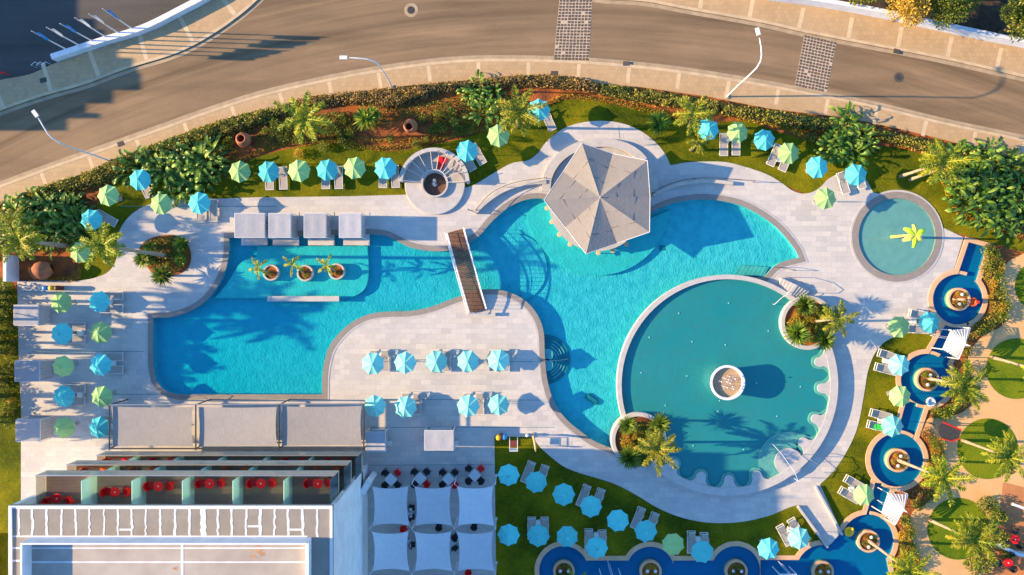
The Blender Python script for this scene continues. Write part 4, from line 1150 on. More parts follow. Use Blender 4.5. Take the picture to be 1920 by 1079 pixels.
# ================================================================== cabanas
def cabana(label, x0, y0, x1, y1, h, group, curtain=True, platform=None, mat='cab'):
    """roof corners in photo pixels"""
    a = V(x0, y0, h); b = V(x1, y1, h)
    c = ((a[0] + b[0]) / 2, (a[1] + b[1]) / 2); W_ = abs(b[0] - a[0]); D_ = abs(a[1] - b[1])
    t = thing('cabana', label, 'cabana', (c[0], c[1], 0.055), 0, group)
    h -= .055
    n = 8; vs = []; fs = []
    for i in range(n + 1):
        for j in range(n + 1):
            u = j / n; v = i / n
            vs.append(((u - .5) * W_ * .985, (v - .5) * D_ * .985, h + .012 - .03 * math.sin(PI * v) * abs(math.sin(2 * PI * u))))
    for i in range(n):
        for j in range(n):
            k = i * (n + 1) + j; fs.append((k, k + 1, k + n + 2, k + n + 1))
    MB().add(vs, fs).build('roof_canvas', M[mat], t, smooth=True)
    mb = MB()
    for sy in (-1, 1): mb.box((0, sy * D_ / 2, h - .03), (W_ + .06, .06, .06))
    for sx in (-1, 1): mb.box((sx * W_ / 2, 0, h - .03), (.06, D_ - .07, .06))
    mb.box((0, 0, h - .035), (.04, D_ - .07, .03))
    mb.build('top_frame', M['white_metal'], t)
    for sx in (-1, 1):
        for sy in (-1, 1):
            MB().box((sx * W_ / 2, sy * D_ / 2, (h - .06) / 2), (.06, .06, h - .065)).build('post', M['white_metal'], t)
    for sx in ((-1, 1) if curtain else (-1,)):
        mb = MB(); m = 16; vs = []; fs = []
        for k in range(m + 1):
            y = (-.5 + k / m) * D_ * .93; xx = sx * (W_ / 2 - .045) + .015 * (1 if k % 2 else -1)
            vs += [(xx, y, h - .07), (xx, y, .08)]
        for k in range(m): fs.append((2 * k, 2 * k + 1, 2 * k + 3, 2 * k + 2))
        mb.add(vs, fs).build('curtain', M[mat], t)
    bed = thing('daybed', 'padded daybed inside the ' + label.replace('cabana', 'cabana', 1)[:70], 'daybed', (c[0], c[1], .055))
    bed['label'] = 'daybed with pale mattress beneath the ' + ' '.join(label.split()[:10])
    MB().box((0, .05, .16), (W_ * .78, D_ * .8, .22)).build('base', M['white_metal'], bed)
    MB().box((0, .05, .35), (W_ * .74, D_ * .76, .16)).build('mattress', M['sail2'], bed)
    MB().box((0, D_ * .33, .47), (W_ * .6, .3, .12)).build('pillow', M['sail'], bed)
    return t
for i, (x0, x1) in enumerate(((440, 491), (504, 545), (570, 611), (636, 677))):
    nm = ['first', 'second', 'third', 'fourth'][i]
    tag(MB().box((0, 0, 0), (2.45, 3.1, .1)).box((0, -1.35, .055), (2.3, .3, .02)).build('cabana_platform', M['deck'], loc=P((x0 + x1) / 2 + 12, 430, .03)),
        f'stone platform at the pool edge under the {nm} cabana from the left', 'platform', 'stone platforms of the poolside cabanas')
    cabana(f'white cabana at the pool edge, {nm} from the left of the row of four', x0, 401, x1 + (5 if i == 0 else 0), 446, 2.3, 'row of four cabanas at the pool edge')
for i, (y0, y1, x0, x1) in enumerate(((573, 611, 26, 71), (678, 716, 28, 74), (788, 829, 30, 75))):
    cabana(f'white cabana on the left edge of the deck, {["upper", "middle", "lower"][i]} of three', x0, y0, x1, y1, 1.95, 'three cabanas along the left deck edge')
cabana('shaded pale cabana beside the frame of the large sails', 686, 811, 722, 848, 2.1, 'two cabanas on the lower terrace')
cabana('pale cabana standing free on the lower terrace, half in sunlight', 796, 808, 850, 845, 2.1, 'two cabanas on the lower terrace')

# ================================================================== pool bar canopy
cz = V(1122, 375, 3.0)
gz = thing('bar_canopy', 'large five-cornered pleated tent canopy over the swim-up bar', 'canopy', (cz[0], cz[1], 0))
def gl(x, y, z): a = V(x, y, z); return Vector((a[0] - cz[0], a[1] - cz[1], z))
cor = [gl(1091, 269, 2.95), gl(1149, 289, 2.3), gl(1214, 302, 2.95), gl(1219, 369, 2.3), gl(1218, 436, 2.95), gl(1157, 457, 2.3), gl(1099, 477, 2.95), gl(1060, 427, 2.3), gl(1020, 376, 2.95), gl(1056, 323, 2.3)]
apx = gl(1125, 371, 3.15)
mb = MB()
for i in range(10):
    a, b = cor[i], cor[(i + 1) % 10]; n = 8
    vs = []; fs = []
    for k in range(n + 1):
        for j in range(n + 1):
            u = k / n; v = j / n
            p = apx.lerp(a.lerp(b, v), u)
            p.z -= .02 * math.sin(PI * u) * math.sin(PI * v)
            vs.append(tuple(p))
    for k in range(n):
        for j in range(n):
            q = k * (n + 1) + j; fs.append((q, q + n + 1, q + n + 2, q + 1))
    mb.add(vs, fs)
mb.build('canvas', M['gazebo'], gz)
mb = MB()
for i in range(10):
    a, b = cor[i], cor[(i + 1) % 10]
    n0 = Vector((0, 0, .02))
    for fr_ in (.38, .72, ):
        if i % 2 == 0 or fr_ > .5:
            p, q = apx.lerp(a, fr_) + n0, apx.lerp(b, fr_ - .06) + n0
            mb.tube([tuple(p), tuple(p.lerp(q, .5) - Vector((0, 0, .06))), tuple(q)], .012, 4)
mb.build('seam_cords', M['dark'], gz)
mb = MB()
for i in range(10):
    mb.tube([tuple(cor[i]), tuple(cor[(i + 1) % 10])], .03, 6)
mb.build('edge_cable', M['white_metal'], gz)
mb = MB()
for i in range(0, 10, 2):
    p = apx.lerp(cor[i], .62)
    MB().tube([(p.x, p.y, .05), (p.x, p.y, p.z - .1)], .06, 8).build('post', M['white_metal'], gz)
MB().tube([(apx.x, apx.y, .05), (apx.x, apx.y, apx.z + .12)], .05, 8).build('mast', M['white_metal'], gz)
bar = thing('pool_bar', 'curved white bar counter at the water beneath the tent canopy', 'bar', P(1118, 383))
MB().strip(loc(circle(1118, 383, 80, 40, -5, -185), 1118, 383), .5, -.6, .85).build('counter_front', M['white'], bar)
MB().strip(loc(circle(1118, 383, 82, 40, -4, -186), 1118, 383), .75, .855, .9).build('countertop', M['rim'], bar)
MB().cyl((0, 0, .05), 1.5, .9, 24).cyl((0, 0, .95), 1.6, .05, 24).build('back_counter', M['wood'], bar)
for i, (x, y) in enumerate([(1026, 391), (1035, 417), (1049, 441), (1069, 459), (1122, 475), (1149, 471), (1174, 459)]):
    a = V(x, y, .35)
    t = thing('bar_stool', f'round peach bar stool standing in the water, {["first", "second", "third", "fourth", "fifth", "sixth", "seventh"][i]} from the left round the bar', 'stool', (a[0], a[1], -.3), 0, 'stools of the swim-up bar')
    MB().lathe([(0, .60), (.2, .60), (.22, .63), (.2, .67), (0, .68)], n=20).build('seat', M['tan'], t)
    MB().cyl((0, 0, 0), .045, .6, 10).build('post', M['metal'], t)

# ================================================================== bridge
br = thing('footbridge', 'brown boarded footbridge with white slatted railings over the pool narrows', 'bridge', P(876, 510))
A = Vector(P(854, 434)); B = Vector(P(896, 584)); ax = (B - A); Lb = ax.length; ang = math.atan2(ax.y, ax.x); ax.normalize()
ctr = (A + B) / 2
br.location = (ctr.x, ctr.y, 0); br.rotation_euler = (0, 0, ang)
N = 44
mb = MB()
for k in range(N):
    s_ = -Lb / 2 + Lb * (k + .5) / N
    z = .25 + .55 * math.cos(PI * s_ / Lb) 
    mb.box((s_, 0, z), (Lb / N * .9, 1.42, .05), ry=math.atan(.55 * PI / Lb * math.sin(PI * s_ / Lb)))
mb.build('boards', M['wood'], br)
for sy in (-1, 1):
    mb = MB(); pts = []
    for k in range(21):
        s_ = -Lb / 2 + Lb * k / 20; pts.append((s_, sy * .78, .2 + .55 * math.cos(PI * s_ / Lb)))
    mb.tube(pts, .09, 6); mb.build('side_beam', M['white_metal'], br)
    mb = MB()
    mb.tube([(p[0], p[1] + sy * .12, p[2] + .95) for p in pts], .045, 6)
    mb.tube([(p[0], p[1] + sy * .06, p[2] + .5) for p in pts], .02, 5)
    for p in pts:
        mb.tube([p, (p[0], p[1] + sy * .12, p[2] + .95)], .02, 5)
    mb.build('railing', M['white_metal'], br)
tag(MB().box((0, 0, .25), (2.6, .25, .4)).box((0, 0, .47), (2.7, .32, .04)).build('end_wall', M['rim'], loc=P(902, 590)), 'low pale wall at the lower end of the footbridge', 'wall')
tag(MB().tube([(-.5, 0, .06), (-.5, 0, .95), (.3, -.35, .95), (.3, -.35, .06)], .03).build('handrail', M['dark'], loc=P(888, 395)), 'short dark handrail near the upper end of the footbridge', 'handrail')

# ================================================================== round seating with a fire pit
fp = thing('round_seating', 'round sunken fire pit seat with radiating slats over its upper half', 'seating', P(816, 347))
MB().lathe([(2.82, .0), (2.82, .28), (2.76, .30), (1.12, .30), (1.08, .28), (1.08, .05)], n=56).build('platform', M['rim'], fp)
MB().cyl((0, 0, .02), 1.07, .08, 36).build('pit_floor', M['wood'], fp)
MB().lathe([(1.26, .305), (1.26, .55), (1.10, .55), (1.05, .1)], n=40).build('pit_wall', M['rim'], fp)
bk = circle(0, 0, 62, 40, 3, 177, world=False); bk = [(x / PX, -y / PX) for x, y in bk]
MB().strip(bk, .35, .30, 1.0).build('backrest_wall', M['rim'], fp)
bk2 = [(x * .93, y * .93) for x, y in bk]
seatp = [(x * .97, y * .97) for x, y in bk] + [(x * .46, y * .46) for x, y in bk[::-1]]
MB().prism(seatp, .305, .42).build('seat', M['roof2'], fp)
MB().prism([(math.cos(R(a)) * r_, math.sin(R(a)) * r_) for r_, aa in ((1.45, (62, 66, 70, 74, 78, 82)), (2.6, (82, 78, 74, 70, 66, 62))) for a in aa], .425, .50).build('cushion', M['red'], fp)
mb = MB()
for a in (3, 22, 38, 50, 64, 80, 96, 118, 136, 153, 176):
    mb.tube([(1.2 * math.cos(R(a)), 1.2 * math.sin(R(a)), 1.0), (3.0 * math.cos(R(a)), 3.0 * math.sin(R(a)), 1.25)], .035, 5)
mb.build('slats', M['rim'], fp)
MB().strip([(x * .40, y * .40) for x, y in bk], .1, .95, 1.02).build('inner_ring', M['rim'], fp)
tag(MB().cyl((0, 0, 0), .22, .12, 14, .26).tube([(0, 0, .1), (.1, .12, .5), (-.1, .25, .75)], [.1, .07, .02], 8).lathe([(0, .1), (.2, .2), (.12, .5), (0, .62)], (.05, .3, .05), 12).build('fire_bowl', M['metal'], loc=P(815, 346, .1)), 'small pale metal sculpture in the middle of the round fire pit', 'sculpture')
tag(MB().cyl((0, 0, .05), .16, .75, 16).lathe([(.16, .8), (.2, .82), (.2, .88), (.1, .9), (.09, .82)], n=16).build('litter_bin', M['metal'], loc=P(879, 344)), 'round grey litter bin on the lawn right of the fire pit', 'bin')

# ================================================================== slatted white shelters over the stream
def shelter(label, A, B, C, D, H, E):
    """A-B long solid side, D-H-C the spine end, E the nose; photo pixels"""
    z = 2.3
    hub = V(*H, z)
    t = thing('slatted_shelter', label, 'shelter', (hub[0], hub[1], 0), 0, 'white slatted shelters over the stream')
    def g(p, zz): a = V(*p, zz); return Vector((a[0] - hub[0], a[1] - hub[1], zz))
    h = Vector((0, 0, z))
    per = [(D, 2.0), (A, 1.9), (B, 1.9), (C, 2.0)]
    path = []
    for (p, zp), (q, zq), n in zip(per[:-1], per[1:], (10, 17, 10)):
        for k in range(n): path.append(g(p, zp).lerp(g(q, zq), k / n))
    path.append(g(C, 2.0))
    mb = MB()
    for k, p in enumerate(path):
        d = (p - h); st = h + d * .04
        side = Vector((-d.y, d.x, 0)).normalized() * .045
        z_up = Vector((0, 0, .05 * (k % 2)))
        mb.add([tuple(st - side * .5 + z_up), tuple(st + side * .5 + z_up), tuple(p + side + z_up), tuple(p - side + z_up)] + [tuple(v_ - Vector((0, 0, .04))) for v_ in (st - side * .5 + z_up, st + side * .5 + z_up, p + side + z_up, p - side + z_up)],
               [(0, 1, 2, 3), (7, 6, 5, 4), (0, 4, 5, 1), (1, 5, 6, 2), (2, 6, 7, 3), (3, 7, 4, 0)])
    mb.build('slats', M['white_metal'], t)
    ga, gb, gc, gd, ge = g(A, 1.85), g(B, 1.85), g(C, 1.95), g(D, 1.95), g(E, 2.5)
    MB().tube([tuple(ga), tuple(gb)], .06, 6).build('beam', M['white_metal'], t)
    MB().tube([tuple(gd), tuple(h), tuple(gc)], .05, 6).build('spine', M['white_metal'], t)
    MB().add([tuple(h + Vector((0, .12, .03))), tuple(h + Vector((0, -.12, .03))), tuple(ge)] + [tuple(h + Vector((0, .12, -.06))), tuple(h + Vector((0, -.12, -.06))), tuple(ge - Vector((0, 0, .05)))], [(0, 1, 2), (5, 4, 3), (0, 2, 5, 3), (2, 1, 4, 5), (1, 0, 3, 4)]).build('nose', M['white_metal'], t)
    0 and MB().add([tuple(ga * .85 + h * .15 + Vector((0, 0, .12))), tuple(gb * .85 + h * .15 + Vector((0, 0, .12))), tuple(h + Vector((0, 0, .06)))], [(0, 1, 2)]).build('cover', M['sail2'], t)
    for p in (ga, gb, gc, gd):
        MB().tube([(p.x, p.y, 0), tuple(p)], .045, 6).build('post', M['white_metal'], t)
    return t
shelter('upper white slatted shelter between the first two round stream pools', (1784, 620), (1768, 656), (1797, 674), (1819, 616), (1809, 647), (1821, 650))
shelter('lower white slatted shelter beside the green parasol', (1666, 926), (1654, 962), (1678, 985), (1702, 928), (1694, 957), (1702, 962))
shelter('white slatted shelter cut off by the bottom edge, left one', (1128, 1082), (1165, 1082), (1185, 1110), (1115, 1110), (1146, 1100), (1146, 1120))
shelter('white slatted shelter cut off by the bottom edge, right one', (1462, 1078), (1494, 1078), (1512, 1105), (1450, 1105), (1478, 1100), (1478, 1118))
for x0, y0, x1, y1, nm in ((1139, 1052, 1147, 1078, 'left'), (1458, 1052, 1476, 1072, 'right'), (1743, 630, 1776, 634, 'upper'), (1644, 938, 1657, 946, 'lower')):
    a = Vector(P(x0, y0, .9)); b = Vector(P(x1, y1, .9)); s_ = (b - a).normalized(); nn = Vector((-s_.y, s_.x, 0)) * .07
    tag(MB().tube([tuple(nn), tuple(b - a + nn)], .022, 5).tube([tuple(-nn), tuple(b - a - nn)], .022, 5).tube([(0, 0, -.8), (0, 0, 0)], .03, 5).tube([tuple(b - a - Vector((0, 0, .8))), tuple(b - a)], .03, 5).build('handrail', M['white_metal'], loc=tuple(a)), f'white double handrail leading to the {nm} slatted shelter', 'handrail')

# ================================================================== street lamps and flags
def lamp(label, base, pts, rad0=.075):
    t = thing('street_lamp', label, 'street lamp', (*P(*base)[:2], .1))
    bx_, by_ = P(*base)[:2]
    ps = [(0, 0, 0)]
    for (x, y, z) in pts:
        a = V(x, y, z); ps.append((a[0] - bx_, a[1] - by_, z - .1))
    MB().tube(ps[:-1], [rad0 * (1 - .45 * i / len(ps)) for i in range(len(ps) - 1)], 10).build('pole', M['white_metal'], t)
    MB().cyl((0, 0, 0), .2, .12, 12).build('base', M['concrete'], t)
    a = Vector(ps[-2]); b = Vector(ps[-1]); d = (b - a)
    rz = math.atan2(d.y, d.x)
    MB().box(tuple(b), (.62, .30, .12), rz=rz).build('lamp_head', M['white_metal'], t)
    MB().box((b.x, b.y, b.z - .07), (.48, .22, .02), rz=rz).build('lens', M['metal'], t)
    return t
lamp('white street lamp with curved arm on the right, behind the upper right parasols', (1362, 183), [(1383, 162, 2.9), (1405, 142, 5.7), (1419, 128, 7.8), (1426, 116, 8.2), (1428, 104, 8.5), (1427, 88, 8.7), (1424, 72, 8.8), (1421, 60, 8.8)])
lamp('thin street lamp in the middle of the road edge above the tall palm', (735, 165), [(727, 148, 3.0), (718, 134, 6.0), (710, 122, 7.8), (702, 116, 8.3), (690, 112, 8.5), (672, 110, 8.6), (655, 109, 8.6), (644, 109, 8.6)])
lamp('street lamp at the left with its arm over the road', (207, 303), [(175, 291, 3.0), (140, 280, 5.8), (112, 269, 7.9), (98, 260, 8.3), (90, 252, 8.5), (80, 236, 8.7), (72, 222, 8.8), (66, 214, 8.8)])
fl_c = [('bluep', 'blue and white'), ('sail2', 'white'), ('bluep', 'dark blue'), ('sail2', 'white patterned'), ('sail2', 'plain white'), ('bluep', 'deep blue')]
for i, (bx_, by_, tx, ty) in enumerate([(131, 97, 59, 59), (156, 90, 87, 52), (181, 82, 112, 45), (206, 75, 140, 34), (229, 67, 166, 27), (254, 59, 192, 17)]):
    b = P(bx_, by_); zt = 6.0; a = V(tx, ty, zt)
    t = thing('flagpole', f'tall white flagpole with {fl_c[i][1]} flag, {["first", "second", "third", "fourth", "fifth", "last"][i]} from the left behind the wall', 'flagpole', (b[0], b[1], 0), 0, 'six flagpoles by the car park')
    top = (a[0] - b[0], a[1] - b[1], zt)
    MB().tube([(0, 0, 0), tuple(x * .5 for x in top[:2]) + (zt / 2,), top], [.07, .055, .035], 8).build('pole', M['white_metal'], t)
    MB().cyl((0, 0, 0), .16, .25, 10).build('base', M['white_metal'], t)
    n = 8; vs = []; fs = []
    for k in range(n + 1):
        for j in range(5):
            u = k / n; v = j / 4
            z = zt - .1 - v * 1.5 - u * .35
            vs.append((top[0] * (z / zt) + .04 + u * .55 * math.cos(.5 * math.sin(u * 5)), top[1] * (z / zt) - .22 * u * math.sin(u * 7 + v * 2) - .18 * u, z))
    for k in range(n):
        for j in range(4):
            q = k * 5 + j; fs.append((q, q + 1, q + 6, q + 5))
    MB().add(vs, fs).build('flag', M[fl_c[i][0]], t, smooth=True)

# ================================================================== water toy in the paddling pool
wt = thing('water_toy', 'yellow and lime palm-shaped water spray toy in the paddling pool', 'water toy', P(1672, 445, -.04))
tp = V(1717, 441, 3.6); b0 = P(1672, 445)
top = Vector((tp[0] - b0[0], tp[1] - b0[1], 3.6))
MB().tube([(0, 0, 0), tuple(top * .5), tuple(top)], [.14, .11, .09], 12).build('stem', M['lemon'], wt)
for k, (a, mt, ln) in enumerate([(28, 'lime', 1.0), (100, 'lemon', .95), (150, 'lime', 1.15), (205, 'lemon', 1.2), (262, 'lime', 1.15), (315, 'lemon', .8)]):
    vs = []; fs = []; d = Vector((math.cos(R(a)), math.sin(R(a)), 0)); s_ = Vector((-d.y, d.x, 0)); n = 8
    for i in range(n + 1):
        u = i / n; wdt = .06 + .20 * math.sin(PI * min(1, u * .85 + .1)) if u < .97 else .12
        c = top + d * (u * ln) + Vector((0, 0, .25 * math.sin(u * 2.2) - .25 * u * u))
        vs += [tuple(c - s_ * wdt - Vector((0, 0, .05))), tuple(c + Vector((0, 0, .04))), tuple(c + s_ * wdt - Vector((0, 0, .05))), tuple(c - Vector((0, 0, .09)))]
    for i in range(n):
        for j in range(4): fs.append((i * 4 + j, i * 4 + 4 + j, i * 4 + 4 + (j + 1) % 4, i * 4 + (j + 1) % 4))
    fs.append((0, 1, 2, 3)); fs.append((n * 4 + 3, n * 4 + 2, n * 4 + 1, n * 4))
    MB().add(vs, fs).build('leaf', M[mt], wt)

# ================================================================== small things
def binx(label, x, y, mat, grp):
    t = thing('recycling_bin', label, 'bin', P(x, y, .05), 0, grp)
    MB().lathe([(.16, 0), (.22, .1), (.23, .8), (.2, .86)], n=20).build('body', M[mat], t)
    MB().lathe([(.235, .82), (.24, .9), (.15, 1.0), (0, 1.04)], n=20).build('lid', M[mat], t)
    return t
for x, y, m_, lb in [(935, 818, 'yellow', 'yellow recycling bin at the corner of the lower lawn'), (940, 817, 'brownp', 'brown recycling bin between the yellow and blue ones at the lower lawn corner'), (946, 817, 'bluep', 'blue recycling bin at the corner of the lower lawn'),
                     (96, 541, 'bluep', 'blue recycling bin on the upper left of the deck'), (107, 541, 'yellow', 'yellow recycling bin on the upper left of the deck'), (118, 541, 'brownp', 'brown recycling bin on the upper left of the deck')]:
    binx(lb, x, y, m_, 'recycling bins')
lc = thing('lifeguard_chair', 'white framed lifeguard chair with dark red seat at the lower lawn edge', 'chair', P(963, 828, .05))
for sx in (-.36, .36):
    MB().tube([(sx, .5, 0), (sx, .42, 1.6)], .03, 6).build('leg', M['white_metal'], lc); MB().tube([(sx, -.42, 0), (sx, -.36, 2.1)], .03, 6).build('leg', M['white_metal'], lc)
    MB().tube([(sx, .46, 1.6), (sx, -.38, 1.6)], .03, 6).build('arm_rail', M['white_metal'], lc)
MB().box((0, .06, 1.3), (.66, .6, .06)).build('seat', simple('maroon_slats', (.2, .04, .035), (.12, .03, .03), 4), lc)
MB().box((0, -.4, 1.75), (.78, .06, .6), rx=R(12)).build('backrest', M['white_metal'], lc)
sh = thing('shower_post', 'curved wooden shower post on the corner of the lower lawn', 'shower', P(999, 816, .05))
MB().tube([(0, 0, 0), (.02, .03, 1), (.1, -.25, 2.1), (.16, -.75, 2.5), (.2, -1.0, 2.3)], [.12, .11, .10, .08, .05], 10).build('post', M['tan'], sh)
MB().cyl((0, 0, 0), .26, .08, 18).build('base', M['rim'], sh)
tag(MB().lathe([(.0, 0), (.1, .0), (.12, .5), (.16, .55), (.1, .68), (0, .7)], n=14).build('bollard_light', M['white_metal'], loc=P(988, 815, .05)), 'small white bollard light left of the wooden shower post', 'light')
def boat(label, x, y, m1, m2, rz):
    t = thing('pool_float', label, 'float', P(x, y, -.02), R(rz))
    MB().lathe([(.12, 0), (.4, .02), (.46, .16), (.38, .28), (.26, .2), (.2, .12), (0, .12)], n=20).build('ring', M[m1], t)
    MB().lathe([(0, .2), (.13, .24), (.15, .38), (.08, .5), (0, .52)], (.38, 0, 0), 12).build('head', M[m2], t)
    return t
boat('small yellow float at the upper left of the lowest right stream pool', 1591, 997, 'yellow', 'yellow', 60)
boat('pale blue and white float in the second round stream pool', 1744, 754, 'sail2', 'bluep', 200)
boat('small orange-red float right of the planter in the uppermost stream pool', 1822, 567, 'orange', 'red', 0)
rc = thing('dark_canopy', 'dark angular canopy with a red edge beside the tan path', 'canopy', P(1755, 800))
MB().prism([(-1.0, .35), (-.55, .75), (1.1, .05), (.9, -.75), (.3, -.95), (-.6, -.75), (-.95, -.3)], 1.9, 1.98).build('roof', M['dark'], rc)
MB().tube([(-.55, .75, 2.0), (1.1, .05, 2.0)], .06, 6).build('edge_tube', M['red'], rc)
MB().tube([(-.6, -.75, 2.0), (.3, -.97, 2.0), (.9, -.75, 2.0)], .05, 6).build('edge_tube', M['red'], rc)
for x, y in ((-.7, .3), (.8, -.5), (-.5, -.6), (.8, .1)): MB().tube([(x, y, 0), (x, y, 1.9)], .05, 6).build('post', M['dark'], rc)
for i, (x, y, r_, h_, lb) in enumerate([(771, 20, .6, .02, 'round manhole cover in a pale concrete ring in the road at the top'), (1685, 146, .42, .02, 'round dark manhole cover in the right part of the road')]):
    t = thing('manhole_cover', lb, 'manhole', P(x, y, .012)); 
    MB().lathe([(r_ * 1.1, 0), (r_ * 1.1, .012), (r_ * .62, .012), (r_ * .6, .0)], n=28).build('ring', M['gutter'] if i == 0 else M['asphalt_dark'], t)
    MB().cyl((0, 0, .001), r_ * .58, .018, 24).build('cover', M['dark'], t)
for x, y, a, lb in [(1174, 121, 0, 'dark rectangular drain grate at the kerb below the first cobbled strip'), (83, 152, 15, 'grey square access cover in the shaded pavement by the flagpoles'), (1680, 98, -15, 'small dark drain at the upper kerb right of the second cobbled strip'), (1039, 139, 0, 'grey rectangular access cover in the lower pavement under the first cobbled strip'), (228, 271, 20, 'small drain cover at the kerb near the left street lamp'), (1242, 465, 0, '')][:5]:
    tag(MB().box((0, 0, .008), (.62, .42, .016), rz=R(a)).box((0, 0, .02), (.5, .3, .01), rz=R(a)).build('drain_grate', M['asphalt_dark'], loc=P(x, y, .136)), lb, 'drain')
bh = thing('bicycle_stand', 'pale metal barrier loops at the end of the curved white wall', 'barrier', P(80, 124, .0))
for k in range(3): MB().tube([(-.55 + k * .5, -.2, 0), (-.55 + k * .5, -.2, .8), (-.2 + k * .5, .1, .8), (-.2 + k * .5, .1, 0)], .03, 6).build('loop', M['white_metal'], bh)
# bottom-left timber deck corner, cafe terrace on the right
tag(MB().box((0, 0, .3), (2.2, 5.0, .25)).box((.95, 0, .5), (.12, 5.0, .18)).box((0, 2.55, .5), (2.3, .14, .2)).build('timber_deck', M['path'], loc=P(-20, 1052)), 'tan timber deck corner left of the hotel roof', 'deck')
wallthing('terrace_wall', 'slanting white beam over the cafe terrace in the lower right corner', [P(1866, 932)[:2], P(1925, 953)[:2]], .22, 2.2, 2.4, M['white'])
wallthing('terrace_wall', 'white boundary wall below the red cafe table', [P(1858, 1016)[:2], P(1900, 1035)[:2], P(1960, 1045)[:2]], .3, 0, .8, M['white'])
for x, y, lb in ((1903, 1012, 'red round table on the lower right terrace, upper one'), (1890, 1056, 'red round table on the lower right terrace, lower one')):
    c = V(x, y, .74); k = 'upper' if y < 1030 else 'lower'
    t = dup(tb_r, (c[0], c[1], .07), 0, lb, 'red cafe tables'); t.scale = (1.25, 1.25, 1)
    for a in (70, 190, 310): dup(ch_b, (c[0] + .75 * math.cos(R(a)), c[1] + .75 * math.sin(R(a)), .07), R(a + 180), f'dark chair {"above" if a == 70 else "left of" if a == 190 else "right of"} the {k} red cafe table', 'chairs at the red cafe tables')
tag(MB().box((0, 0, 1.3), (2.6, 2.2, .1), rz=R(30)).cyl((0, 0, 0), .06, 1.3, 8).build('white_awning', M['sail2'], loc=P(1922, 1090)), 'white awning cut off by the lower right corner', 'awning')

tag(MB().tube([(-1.6, -.65, .9), (.35, .18, .9)], .06, 8).tube([(-1.4, -.56, 0), (-1.4, -.56, .9)], .05, 6).tube([(.3, .16, 0), (.3, .16, .9)], .05, 6).build('barrier_rail', M['red'], loc=P(14, 146, .13)), 'red barrier rail at the left edge by the shaded pavement', 'barrier')

# ================================================================== PARASOLS
def parasol_proto(mat):
    t = thing('parasol', 'x', 'parasol')
    r = 1.04; n = 8; vs = []; fs = []; m = 5
    zt, ze = 2.46, 1.96
    for k in range(n):
        a0, a1 = 2 * PI * k / n, 2 * PI * (k + 1) / n
        base = len(vs)
        for i in range(m + 1):
            u = i / m
            for j in range(5):
                w_ = j / 4
                p0 = Vector((math.cos(a0), math.sin(a0), 0)); p1 = Vector((math.cos(a1), math.sin(a1), 0))
                p = p0.lerp(p1, w_) * r * u
                sagw = math.sin(PI * w_) * u
                z = zt + (ze - zt) * (u ** 1.08) - .055 * sagw
                p *= 1 - .045 * sagw * (u > .7)
                vs.append((p.x, p.y, z))
        for i in range(m):
            for j in range(4):
                q = base + i * 5 + j; fs.append((q, q + 5, q + 6, q + 1))
        # short valance
    MB().add(vs, fs).build('canopy', mat, t)
    MB().lathe([(.0, zt + .12), (.035, zt + .1), (.03, zt + .02), (.16, zt - .02)], n=10).build('finial', mat, t)
    MB().tube([(0, 0, .02), (0, 0, zt)], .028, 8).build('pole', M['white_metal'], t)
    mb = MB()
    for k in range(n):
        a = 2 * PI * k / n
        mb.tube([(0, 0, zt - .06), (r * .98 * math.cos(a), r * .98 * math.sin(a), ze - .025)], .012, 4)
        mb.tube([(0, 0, zt - .75), (r * .5 * math.cos(a), r * .5 * math.sin(a), zt - .28)], .01, 4)
    mb.build('ribs', M['white_metal'], t)
    MB().box((0, 0, .04), (.40, .40, .07)).cyl((0, 0, .07), .05, .3, 10).build('base', M['concrete'], t)
    return t
par = {k: parasol_proto(M[k + '_par']) for k in ('blue', 'pale', 'green')}
ORD = ['first', 'second', 'third', 'fourth', 'fifth', 'sixth', 'seventh', 'eighth', 'ninth', 'tenth']
CN = {'b': ('blue', 'light blue'), 'g': ('green', 'pale green'), 'p': ('pale', 'turquoise')}
PINFO = {}
def parasol(x, y, c, place_txt, grp, z0=.05):
    kind, cn = CN[c]
    a = V(x, y, 2.25)
    lb = f'{cn} parasol, {place_txt}'
    rz = R(random.uniform(0, 45))
    o = place(par[kind], (a[0], a[1], z0 - .02), rz, lb, grp)
    s = random.uniform(.97, 1.03); o.scale = (s, s, random.uniform(.96, 1.04))
    o.rotation_euler = (R(random.uniform(-2, 2)), R(random.uniform(-2, 2)), rz)
    return o
